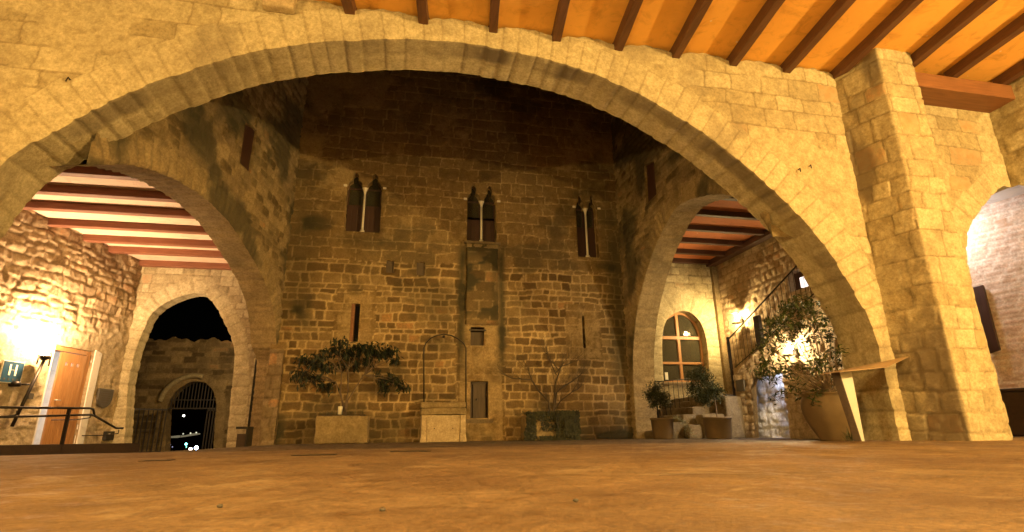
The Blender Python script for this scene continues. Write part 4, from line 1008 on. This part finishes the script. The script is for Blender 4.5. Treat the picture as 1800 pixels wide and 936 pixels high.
# landing and steps before the window
def fx(x, y, Y): return at_y(x, y, Y)
land = empty('entrance_steps', (7.6, 13.6, 0), label='worn stone steps rising to the landing below the arched window', cat='steps'); lo_ = Vector(land.location)
zs_ = [.17, .36, .55, .74, .92, 1.06]
edges = [6.35, 6.75, 7.10, 7.42, 7.74, 8.06]
for k in range(6):
    mk(rbox((edges[k], 12.9+.05*k, -.03), ((edges[k+1]+.10) if k < 5 else 10.0, YW-.01, zs_[k]), .020, .05, 20+k, .035), lo_).build('step', M_step, land, True)
for i_, bb_ in enumerate((((7.02, 12.62, -.03), (7.46, 12.92, .30)), ((7.36, 12.50, -.03), (7.95, 12.88, .55)), ((7.98, 12.45, -.03), (8.44, 12.90, .98)))):
    mk(rbox(bb_[0], bb_[1], .024, .05, 30+i_, .05), lo_).build('cheek_block', M_step, land, True)
IR = empty('landing_railing', (7.2, 14.9, .9), label='short dark iron railing in front of the arched window', cat='railing'); iro = Vector(IR.location)
b = MB(); b2 = MB()
ra = fx(1150, 672, 14.2); rb = fx(1215, 672, 14.2)
b2.tube([(ra[0], 14.2, ra[2]), (rb[0], 14.2, rb[2]+.1)], .014, 6)
for k in range(9):
    t = k/8; x = ra[0]+(rb[0]-ra[0])*t; b.tube([(x, 14.2, ra[2]+(rb[2]+.1-ra[2])*t), (x, 14.2, .30+.6*t)], .009, 5)
mk(b2, iro).build('top_rail', M_iron, IR, True); mk(b, iro).build('balusters', M_iron, IR, True)
P = fx(1168, 700, 13.4); mk(MB().tube([(ra[0], 14.15, ra[2]+.03), (ra[0], 14.15, .1)], .02, 6), iro).build('post', M_iron, IR, True)

# lamps of the stair court
def sconce(pos, nrm, label, watts, col, up=True):
    s = empty('wall_lamp', pos, label=label, cat='lamp'); n_ = Vector(nrm)
    MB().box((-.05, -.05, -.12), (.05, .05, .02)).build('bracket', M_iron, s)
    MB().lathe([(.03, 0), (.06, .03), (.06, .08), (.02, .10)], (n_.x*.12, n_.y*.12, 0), 10).build('bulb', emis('sconce_glow', col, 45), s, True)
    for zz, rr_ in ((.19, .12), (-.12, .13)): MB().lathe([(.02, 0), (rr_, -.01), (rr_, .012), (.02, .02)], (n_.x*.20, n_.y*.20, zz), 18).build('shade', M_iron, s)
    lamp('stair_lamp', (pos[0]+n_.x*.22, pos[1]+n_.y*.22, pos[2]+.06), watts, col, .06)
s1 = ox(1306, 562); sconce((XO-.03, s1[0]+0, s1[1]), (-1, 0, 0), 'glowing wall lamp above the foot of the stair', 320, (1., .70, .30))
s2 = sx(1400, 612); sconce((XS-.03, s2[0], s2[1]-.05), (-1, 0, 0), 'glowing wall lamp behind the laurel bush', 330, (1., .76, .42))

# ================================================================== RIGHT SIDE ROOM (white, beyond the right opening)
Pw = at_y(1750, 690, 9.2); dr_ = math.radians(-17); Uw = np.array([-math.sin(dr_)*-1, -math.cos(dr_), 0]); Uw = np.array([math.sin(math.radians(17)), -math.cos(math.radians(17)), 0])
Nw = np.array([Uw[1], -Uw[0], 0]);
if Nw@(np.array([0, 0, 0])-Pw) < 0: Nw = -Nw
st_q = Style(seed=808, ch=(.085, .13), cw=(.2, .42), relief=.012, rough=.008, edge=.03, joint=.014, warp=.03, tilt=.01, plaster=.25)
P0w = np.array([Pw[0], Pw[1], 0])
zl_ = Pw[2]
sidew = wall('side_room_wall', P0w, Uw, Nw, [(-4.5, -.05), (4.2, -.05), (4.2, 4.9), (-4.5, 4.9)], st_q, M_white, .04, (), (), .3, back=False, label='pale whitewashed brick wall of the bright room at the far right')
def sw(x, y, off=.0): p = on_plane(x, y, P0w+Nw*off, Nw); return p
bnc = MB(); u_a = -.9
mkp = lambda u, z, o: P0w+Uw*u+Nw*o+Z3*z
def wbox(b, u0, u1, z0, z1, o0, o1):
    V = [mkp(u, z, o) for o in (o0, o1) for (u, z) in ((u0, z0), (u1, z0), (u1, z1), (u0, z1))]
    return b.add(V, [(0, 3, 2, 1), (4, 5, 6, 7), (0, 1, 5, 4), (1, 2, 6, 5), (2, 3, 7, 6), (3, 0, 4, 7)])
bench = empty('wooden_chest', mkp(.8, 0, .3), label='long dark wooden chest against the foot of the pale brick wall', cat='chest'); bo = Vector(bench.location)
zc = sw(1780, 683, .5)[2]
mk(wbox(MB(), -1.6, 3.2, 0.0, zc-.06, .03, .48), bo).build('body', M_darkwood, bench, False, .01)
mk(wbox(MB(), -1.65, 3.25, zc-.055, zc, .02, .52), bo).build('lid', M_darkwood, bench, False, .01)
mk(wbox(wbox(MB(), -1.6, 3.2, zc*.50, zc*.50+.05, .485, .51), -1.6, 3.2, .02, .07, .485, .51), bo).build('moulding', M_darkwood, bench)
# dark hanging slab
tcorn = [sw(x, y, .12) for x, y in ((1708, 506), (1727, 501), (1757, 615), (1738, 622))]
b = MB(); b.add([*tcorn, *[p-Nw*.08 for p in tcorn]], [(0, 1, 2, 3), (7, 6, 5, 4), (0, 4, 5, 1), (1, 5, 6, 2), (2, 6, 7, 3), (3, 7, 4, 0)])
dk = b.build('hanging_shutter', M_shut, None, False, .01); tag(dk, 'narrow dark shutter hanging on the pale brick wall beside the buttress', 'shutter')
MB().box((11.52, 1.5, 4.75), (16.5, 7.95, 4.85)).box((10.75, 7.95, 4.75), (16.5, 14, 4.85)).build('side_room_ceiling', M_white_pl); bpy.data.objects['side_room_ceiling'].data.name; tag(bpy.data.objects['side_room_ceiling'], 'white vault of the bright room at the far right', 'ceiling')
lamp('side_room_lamp', (11.35, 9.2, 4.35), 120, (1., .87, .82), .15)
tag(MB().box((10.5, 8.0, -.05), (10.6, 14, 4.8)).build('partition_wall', M_side), 'partition between the stair court and the bright room', 'wall')

# ================================================================== FURNITURE AND PLANTS
# lectern
le = empty('lectern', (6.72, 6.75, 0), label='information lectern with a tilted board on a tapering metal leg', cat='lectern')
YL = 6.75
def lp(x, y, Y=YL): return at_y(x, y, Y)
lo2 = Vector(le.location)
c1, c2 = lp(1475, 652, 6.9), lp(1560, 643, 6.55)
A_ = [lp(1445, 657, 6.95), lp(1478, 653, 6.45), lp(1560, 644.5, 6.45), lp(1601, 626, 7.05)]
A_ = [at_y(1443, 658, 7.02), at_y(1477, 653.5, 6.42), at_y(1560, 645, 6.42), at_y(1601, 625.5, 7.02)]
# planar board: fit with common slope
b = MB(); b.add([*A_, *[p+np.array([0, 0, -.009]) for p in A_]], [(0, 1, 2, 3), (7, 6, 5, 4), (0, 4, 5, 1), (1, 5, 6, 2), (2, 6, 7, 3), (3, 7, 4, 0)])
mk(b, lo2).build('board', M_panel, le, False, .003)
L1 = [at_y(1476, 655, 6.72), at_y(1497, 655, 6.72), at_y(1520, 776, 6.72), at_y(1515, 776, 6.72)]
b = MB(); b.add([*L1, *[p+Y3*.01 for p in L1]], [(0, 1, 2, 3), (7, 6, 5, 4), (0, 4, 5, 1), (1, 5, 6, 2), (2, 6, 7, 3), (3, 7, 4, 0)]); mk(b, lo2).build('front_leg', M_steel, le)
L2 = [at_y(1470, 656, 6.72), at_y(1476, 655, 6.72), at_y(1515, 776, 6.72), at_y(1505, 776, 6.92)]
L2 = [L1[0], L1[3], L1[3]+np.array([-.06, .06, 0]), L1[0]+np.array([-.06, .08, 0])]
b = MB(); b.add([*L2, *[p+np.array([-.012, 0, 0]) for p in L2]], [(3, 2, 1, 0), (4, 5, 6, 7), (0, 1, 5, 4), (1, 2, 6, 5), (2, 3, 7, 6), (3, 0, 4, 7)]); mk(b, lo2).build('side_leg', M_darkwood, le)

def leafV(c, d, up, L, w, rg):
    """one folded leaf"""
    d = Vector(d).normalized(); s = d.cross(Vector(up)).normalized() if abs(d.dot(Vector(up))) < .98 else Vector((1, 0, 0)); n = s.cross(d)
    c = Vector(tuple(c)); return [c, c+d*L*.45+s*w/2+n*w*.12, c+d*L-n*L*.08, c+d*L*.45-s*w/2+n*w*.12]
def add_leaf(b, c, d, up, L, w, rg):
    V = leafV(c, d, up, L, w, rg); b.add(V, [(0, 1, 2), (0, 2, 3)])
def crown_obj(name, pts, mat, parent, L, w, rg, droop=.3, per=5):
    b = MB()
    for (p, dr) in pts:
        for k in range(per):
            d = Vector((rg.gauss(0, 1), rg.gauss(0, 1), rg.gauss(0, .7)-droop)); d = (d.normalized()+Vector(dr)*.6).normalized()
            o = Vector(tuple(p))+Vector((rg.gauss(0, 1), rg.gauss(0, 1), rg.gauss(0, 1)))*L*.35
            add_leaf(b, o, d, (rg.gauss(0, .4), rg.gauss(0, .4), 1), L*rg.uniform(.7, 1.2), w*rg.uniform(.8, 1.2), rg)
    return b.build(name, mat, parent)
def branch(b, P, d, L, r, depth, rg, tips, spread=.6, up=.1, seg=4, split=(2, 3), shrink=.72, zcap=None):
    pts = [P]; rr = [r]; d = Vector(d)
    for i in range(seg):
        d = (d+Vector((rg.gauss(0, .10), rg.gauss(0, .10), rg.gauss(0, .08)+up*.15))).normalized()
        P = P+d*L/seg
        if zcap is not None and P.z > zcap: P.z = zcap-rg.random()*.04; d.z = min(d.z, .05)
        pts.append(P.copy()); rr.append(r*(1-.45*(i+1)/seg))
    b.tube(pts, rr, 5 if r < .02 else 7, False)
    for q in pts[1:]:
        if depth <= 1: tips.append((q.copy(), d.copy()))
    if depth > 0:
        for k in range(rg.randint(*split)):
            nd_ = (d+Vector((rg.gauss(0, spread), rg.gauss(0, spread), rg.gauss(0, spread*.6)+up*.4))).normalized()
            branch(b, P.copy(), nd_, L*shrink*rg.uniform(.8, 1.15), rr[-1]*.85, depth-1, rg, tips, spread, up, seg, split, shrink, zcap)

# --- big stone planter with flat-topped tree
YP = 13.0
pc = at_y(601, 776, YP)
pt = tag(rbox((-.56, -.32, 0), (.56, .32, .60), .022, .035, 3, .04).build('stone_planter', M_planter, None, True), 'large rectangular stone planter under the dark leafy tree', 'planter'); pt.location = (pc[0]-.02, YP+.30, -.02)
so_ = MB().box((-.47, -.24, .60), (.47, .24, .625)).build('soil', M_soil, pt)
tree = empty('loquat_tree', (pt.location.x, pt.location.y, .58), label='dark broad-leaved tree with a flat spreading crown in the stone planter', cat='tree')
rg = random.Random(7); b = MB(); tips = []
base = Vector((0.02, 0, 0))
def tpx(x, y): p = at_y(x, y, pt.location.y); return Vector((p[0]-tree.location.x, 0, p[2]-.58))
clusters = [(530, 630, .16), (548, 636, .16), (568, 628, .2), (590, 612, .2), (600, 603, .18), (612, 620, .24), (630, 612, .22), (650, 615, .24), (668, 620, .24), (682, 618, .22), (690, 632, .14), (645, 632, .18),
            (575, 645, .17), (560, 645, .12), (522, 655, .15), (540, 657, .17), (552, 663, .12), (536, 672, .08), (570, 676, .12), (580, 672, .10), (565, 662, .07), (625, 638, .12), (598, 640, .12),
            (672, 668, .14), (685, 663, .15), (698, 670, .15), (706, 680, .12), (715, 682, .07), (680, 680, .13), (583, 683, .06), (663, 655, .08)]
leafpts = []
stems = [((603, 745), (600, 700), (590, 672)), ((604, 745), (611, 690), (612, 650)), ((602, 745), (598, 690), (600, 655)), ((606, 745), (612, 705), (640, 660))]
for st__ in stems:
    P = [tpx(*q) for q in st__]; rr0 = rg.uniform(.018, .028)
    for p in P[1:]: p.y += rg.gauss(0, .08)
    P[0] = base+Vector((rg.uniform(-.03, .03), rg.uniform(-.03, .03), .02)); b.tube(P, [rr0, rr0*.8, rr0*.6], 6, False)
hubs = [tpx(590, 672), tpx(612, 650), tpx(600, 655), tpx(640, 660), tpx(611, 672)]
for (x, y, r_) in clusters:
    c_ = tpx(x, y); c_.y = rg.uniform(-.32, .30)
    h = min(hubs, key=lambda q: (q-c_).length); mid = (h+c_)/2+Vector((rg.gauss(0, .04), rg.gauss(0, .04), rg.uniform(-.03, .08)))
    b.tube([h, mid, c_], [.012, .009, .005], 5, False)
    for k in range(int(16*(r_/.15)**1.7)):
        d = Vector((rg.gauss(0, 1), rg.gauss(0, 1), rg.gauss(0, .6))).normalized()*r_*rg.uniform(.2, 1.0); d.z *= .75
        leafpts.append((c_+d, (d.x, d.y, -.5)))
b.build('trunk', M_bark, tree, True)
crown_obj('crown', leafpts, M_leaf_dark, tree, .14, .05, rg, .9, 3)
cup = tag(MB().lathe([(.045, 0), (.05, .16), (.052, .17), (.04, .18)], (0, 0, 0), 14).build('white_jar', M_sign_white, None, True), 'small white jar at the foot of the tree on the planter', 'jar')
jp = at_y(597, 737, YP+.22); cup.location = (jp[0], YP+.18, .603)
# weeds on the planter
rgw = random.Random(12); b = MB()
for k in range(60):
    x = rgw.uniform(-.45, .45); y = rgw.uniform(-.22, .22); add_leaf(b, (x, y, 0), (rgw.gauss(0, .5), rgw.gauss(0, .5), 1), (1, 0, 0), rgw.uniform(.06, .16), .02, rgw)
wd_ = tag(b.build('planter_weeds', M_leaf_top), 'sparse weeds growing around the trunk on the stone planter', 'plant', kind='stuff'); wd_.location = (pt.location.x, pt.location.y, .6)

# --- well with iron hoop
wl = at_y(779, 776, 13.35)
well = empty('stone_well', (1.17, 13.35, -.02), label='low stone wellhead with a tall iron hoop against the back wall', cat='well')
hx0, hx1 = at_y(740, 776, 13.35)[0]-1.17, at_y(818, 776, 13.35)[0]-1.17
ztr = at_y(780, 730, 13.35)[2]+.02
rbox((hx0+.12, 0, 0), (hx1-.13, .5, ztr), .008, .035, 13, .015).build('front_slab', M_well, well, True)
def jamb(x0, x1, s):
    b = MB(); b.add([(x0-(.03 if s < 0 else 0), -.03, 0), (x1+(.03 if s > 0 else 0), -.03, 0), (x1, -.03, ztr*.3), (x0, -.03, ztr*.3), (x0, -.03, ztr), (x1, -.03, ztr),
                     (x0, .5, 0), (x1, .5, 0), (x1, .5, ztr), (x0, .5, ztr)], [(0, 1, 2, 3), (3, 2, 5, 4), (4, 5, 8, 9), (1, 7, 8, 5, 2), (0, 3, 4, 9, 6)]); return b
jamb(hx0, hx0+.115, -1).build('side_block', M_well, well); jamb(hx1-.125, hx1, 1).build('side_block', M_well, well)
rbox((hx0-.02, .05, ztr+.01), (hx1+.02, .54, ztr+.16), .012, .035, 14, .02).build('rim', M_planter, well, True); rbox((hx0-.02, .12, ztr+.17), (hx1+.02, .54, ztr+.30), .012, .035, 15, .02).build('rim', M_planter, well, True)
for xx in (hx0+.30, hx1-.30): MB().lathe([(.012, -.01), (.012, .01)], (xx, -.004, ztr*.5), 8).build('rivet', M_iron, well)
hpz = [(745, 730), (745, 612), (749, 603), (757, 595), (768, 590), (780, 588), (793, 590), (805, 596), (815, 604), (819, 612), (819, 730)]
P = [at_y(x, y, 13.62) for x, y in hpz]; P = [(p[0]-1.17, .27, max(ztr+.1, p[2]+.02)) for p in P]
MB().tube(P, .017, 6).build('iron_hoop', M_iron, well, True)
MB().lathe([(.03, -.03), (.035, 0), (.03, .03)], (P[5][0], .27, P[5][2]-.06), 8).build('pulley', M_iron, well, True)

# --- ivy planter with bare tree
YI = 13.2
ic = at_y(967, 768, YI)
ip = tag(rbox((-.62, -.28, 0), (.62, .28, .58), .024, .035, 8, .04).build('ivy_planter', M_planter, None, True), 'stone planter half hidden under hanging ivy, below the bare tree', 'planter'); ip.location = (ic[0]+.02, YI+.28, -.02)
MB().box((-.52, -.2, .58), (.52, .2, .60)).build('soil', M_soil, ip)
rgi = random.Random(21); b = MB()
def ivy(x0, x1, z0, z1, n, yf=-.30):
    for k in range(n):
        x = rgi.uniform(x0, x1); z = rgi.uniform(z0, z1); y = yf-rgi.random()*.07
        add_leaf(b, (x, y, z), (rgi.gauss(0, .5), -.5, -1), (0, -1, 0), rgi.uniform(.035, .07), .045, rgi)
ivy(.12, .70, .0, .70, 1700, -.34); ivy(.30, .60, .1, .5, 500, -.40); ivy(-.66, -.45, .0, .3, 200, -.34); ivy(-.60, -.38, .05, .62, 480); ivy(-.6, .62, .50, .68, 520); ivy(-.30, .16, .02, .12, 150); ivy(-.25, .2, .25, .5, 120)
for k in range(600):
    x = rgi.uniform(-.6, .66); y = rgi.uniform(-.3, .25); add_leaf(b, (x, y, .60+rgi.random()*.06), (rgi.gauss(0, 1), rgi.gauss(0, 1), .3), (0, 0, 1), .06, .045, rgi)
ivo = tag(b.build('ivy', M_leaf_ivy), 'dark ivy spilling over the planter under the bare tree', 'plant', kind='stuff'); ivo.location = ip.location
bt = empty('bare_tree', (ip.location.x, ip.location.y, .56), label='leafless tree with a fan of thin twigs against the back wall', cat='tree')
b = MB(); tips = []; rgb = random.Random(33)
def ipx(x, y): p = at_y(x, y, ip.location.y); return Vector((p[0]-bt.location.x, 0, p[2]-.56))
limbs = [[(968, 728), (963, 705), (948, 688), (932, 668), (926, 655)], [(972, 728), (973, 700), (976, 675), (978, 655), (976, 640)], [(974, 722), (978, 690), (990, 680), (1008, 670), (1024, 658)], [(972, 725), (985, 705), (1004, 690), (1018, 684)], [(932, 668), (915, 667), (900, 666)], [(978, 655), (985, 645), (1000, 640)], [(978, 660), (968, 640), (962, 625)]]
for i, L in enumerate(limbs):
    P = [ipx(*q) for q in L]
    for k, p in enumerate(P): p.y = rgb.gauss(0, .05)*k
    r0 = .028 if i < 3 else .016
    b.tube(P, [r0*(1-.14*k) for k in range(len(P))], 6, False)
    for k in range(1, len(P)):
        for m_ in range(6 if k < len(P)-1 else 11):
            d = (P[k]-P[k-1]).normalized()+Vector((rgb.gauss(0, .55), rgb.gauss(0, .5), rgb.uniform(.1, 1.0)))
            branch(b, P[k].copy(), d.normalized(), rgb.uniform(.15, .28), .0048, 2, rgb, tips, .42, .35, 3, (2, 3), .75)
b.build('trunk', M_bark2, bt, False)

# --- topiary pots
def topiary(px, py, Y, potw, poth, stem_h, crown, label_pot, label_tree, seed, trail=False):
    p0 = at_y(px, py, Y); X = p0[0]
    pot = tag(MB().lathe([(potw*.42, 0), (potw*.44, .02), (potw*.49, poth*.9), (potw*.53, poth*.92), (potw*.53, poth), (potw*.47, poth), (potw*.46, poth-.04)], (0, 0, 0), 28).build('plant_pot', M_terra, None, True), label_pot, 'pot')
    pot.location = (X, Y, -.015); MB().lathe([(.01, 0), (potw*.46, 0), (potw*.46, .01)], (0, 0, poth-.045), 20).build('soil', M_soil, pot)
    t = empty('topiary', (X, Y, poth-.06), label=label_tree, cat='shrub'); rg = random.Random(seed); b = MB(); pts = []
    cz = np.mean([at_y(c[0], c[1], Y)[2] for c in crown])
    b.tube([(0, 0, 0), (rg.uniform(-.02, .02), 0, .25), (-.04, 0, cz-poth)], [.02, .016, .013], 6, False)
    for (x, y, r_) in crown:
        c_ = at_y(x, y, Y); c_ = Vector((c_[0]-X, 0, c_[2]-poth+.06))
        b.tube([(-.04, 0, cz-poth-.05), c_], [.010, .004], 5, False)
        for k in range(int(230*(r_/.2)**2)):
            d = Vector((rg.gauss(0, 1), rg.gauss(0, 1), rg.gauss(0, 1))).normalized()*r_*1.3*(rg.random()**.8)
            pts.append((c_+d, tuple(d.normalized())))
    b.build('trunk', M_bark, t, True); crown_obj('crown', pts, M_leaf_top, t, .065, .021, rg, -.1, 4)
    if trail:
        b = MB()
        for k in range(9):
            P = Vector((.18+rg.uniform(-.05, .08), -.20+rg.uniform(-.05, .08), poth)); q = [P.copy()]
            d = Vector((.5+rg.gauss(0, .2), -.3, .3))
            for j in range(12):
                d.z -= .16; P = P+d*.045; P.z = max(P.z, .03); q.append(P.copy())
                for m_ in range(3): add_leaf(b, P, (rg.gauss(0, 1), rg.gauss(0, 1), rg.gauss(0, 1)-.5), (0, 0, 1), .06, .012, rg)
        o = tag(b.build('trailing_plant', M_leaf_trail), 'pale trailing plant hanging over the rim of the left pot', 'plant'); o.location = (X, Y, 0)
topiary(1166, 767, 12.3, .52, .47, .4, [(1152, 688, .17), (1160, 700, .17), (1143, 696, .14), (1170, 705, .12), (1150, 708, .12)], 'terracotta pot with the smaller clipped shrub and a pale trailing plant', 'smaller ball-shaped shrub in the left pot before the steps', 5, True)
topiary(1264, 769, 11.6, .62, .47, .5, [(1222, 660, .16), (1237, 668, .20), (1248, 690, .22), (1228, 690, .18), (1262, 690, .14), (1215, 685, .12), (1240, 705, .12), (1232, 650, .10)], 'wide terracotta pot with the larger shrub beside the low doorway', 'larger loose shrub leaning left out of the wide pot', 6)

# --- laurel in large urn under the near arch
YU = 7.78
u0 = at_y(1468, 776, YU)
urn = tag(MB().lathe([(.20, 0), (.215, .03), (.25, .10), (.295, .18), (.335, .26), (.37, .34), (.393, .42), (.405, .50), (.402, .57), (.388, .62), (.37, .66), (.35, .68), (.36, .70), (.39, .72), (.38, .735), (.33, .73), (.33, .68)], (0, 0, 0), 40).build('terracotta_urn', M_terra, None, True), 'big round-bellied terracotta urn at the right foot of the great arch', 'urn')
urn.location = (u0[0], YU, .0)
MB().lathe([(.01, 0), (.34, 0), (.34, .01)], (0, 0, .67), 24).build('soil', M_soil, urn)
lt_ = empty('laurel_bush', (u0[0], YU, .66), label='tall many-stemmed laurel bush growing from the big urn', cat='shrub')
rgl = random.Random(44); b = MB(); lpts = []
def upx(x, y, dy=0): p = at_y(x, y, YU+dy); return Vector((p[0]-u0[0], dy, p[2]-.66))
lc = [(1385, 545, .17), (1405, 540, .18), (1425, 548, .17), (1365, 565, .17), (1385, 572, .20), (1408, 570, .18), (1435, 570, .16), (1350, 585, .13), (1372, 595, .14), (1395, 600, .10), (1420, 598, .11), (1445, 595, .13), (1460, 590, .09),
      (1350, 605, .08), (1362, 618, .09), (1380, 640, .07), (1345, 640, .12), (1335, 655, .12), (1350, 658, .14), (1368, 652, .10), (1385, 655, .12), (1402, 650, .08), (1440, 640, .15), (1425, 650, .12), (1455, 625, .10), (1468, 615, .10), (1470, 640, .10), (1475, 665, .10),
      (1450, 665, .13), (1440, 690, .08), (1395, 680, .08), (1378, 690, .06), (1410, 690, .07), (1360, 700, .04), (1425, 620, .07), (1472, 690, .07), (1400, 525, .08), (1420, 530, .08), (1452, 560, .09), (1335, 615, .06), (1342, 600, .06), (1405, 625, .05), (1430, 705, .05)]
for (x, y, r_) in lc:
    dy = rgl.uniform(-.38, .45); c_ = upx(x, y, dy)
    base = Vector((rgl.uniform(-.10, .10), rgl.uniform(-.10, .10), 0))
    mid = base*.5+c_*.5+Vector((rgl.uniform(.02, .16), rgl.gauss(0, .05), rgl.uniform(-.08, .12)))
    q1_ = base*.75+mid*.25+Vector((.02, 0, .06)); r0 = rgl.uniform(.006, .015)
    b.tube([base, q1_, mid, (mid+c_)/2+Vector((rgl.gauss(0, .03), 0, rgl.gauss(0, .03))), c_], [r0, r0*.9, r0*.7, r0*.5, .003], 5, False)
    for k in range(int(26*(r_/.15)**1.8)+3):
        d = Vector((rgl.gauss(0, 1), rgl.gauss(0, 1), rgl.gauss(0, .9))).normalized()*r_*rgl.uniform(.15, 1.15)
        lpts.append((c_+d, (d.x*2, d.y*2, .1)))
        if k % 3 == 0: b.tube([c_+d*rgl.uniform(0, .3), c_+d], [.003, .002], 4, False)
b.build('trunk', M_bark, lt_, False); crown_obj('crown', lpts, M_leaf_laurel, lt_, .10, .036, rgl, .15, 3)
# grass tuft by the urn
b = MB()
for k in range(26): add_leaf(b, (rgl.gauss(0, .03), rgl.gauss(0, .03), 0), (rgl.gauss(0, .6), rgl.gauss(0, .6), 1), (1, .2, 0), rgl.uniform(.1, .28), .012, rgl)
g_ = tag(b.build('grass_tuft', M_leaf_top), 'thin grass tuft growing at the foot of the big urn', 'plant'); gp = at_y(1494, 770, 7.35); g_.location = (gp[0], 7.35, 0)

# small pebbles and leaves lying on the gallery floor
rgp = random.Random(9)
for (x, y) in ((672, 900), (386, 893), (1012, 883)):
    P = at_z(x, y, .006); b = MB()
    r_ = .010; b.lathe([(r_*.5, 0), (r_, r_*.5), (r_*.7, r_), (r_*.1, r_*1.15)], (0, 0, 0), 8)
    o = tag(b.build('pebble', M_slate, None, True), {672: 'small pebble on the floor left of centre, nearest of the three', 386: 'small pebble on the floor farthest to the left', 1012: 'small pebble on the floor right of centre'}[x], 'pebble', group='pebbles on the gallery floor'); o.location = tuple(P)
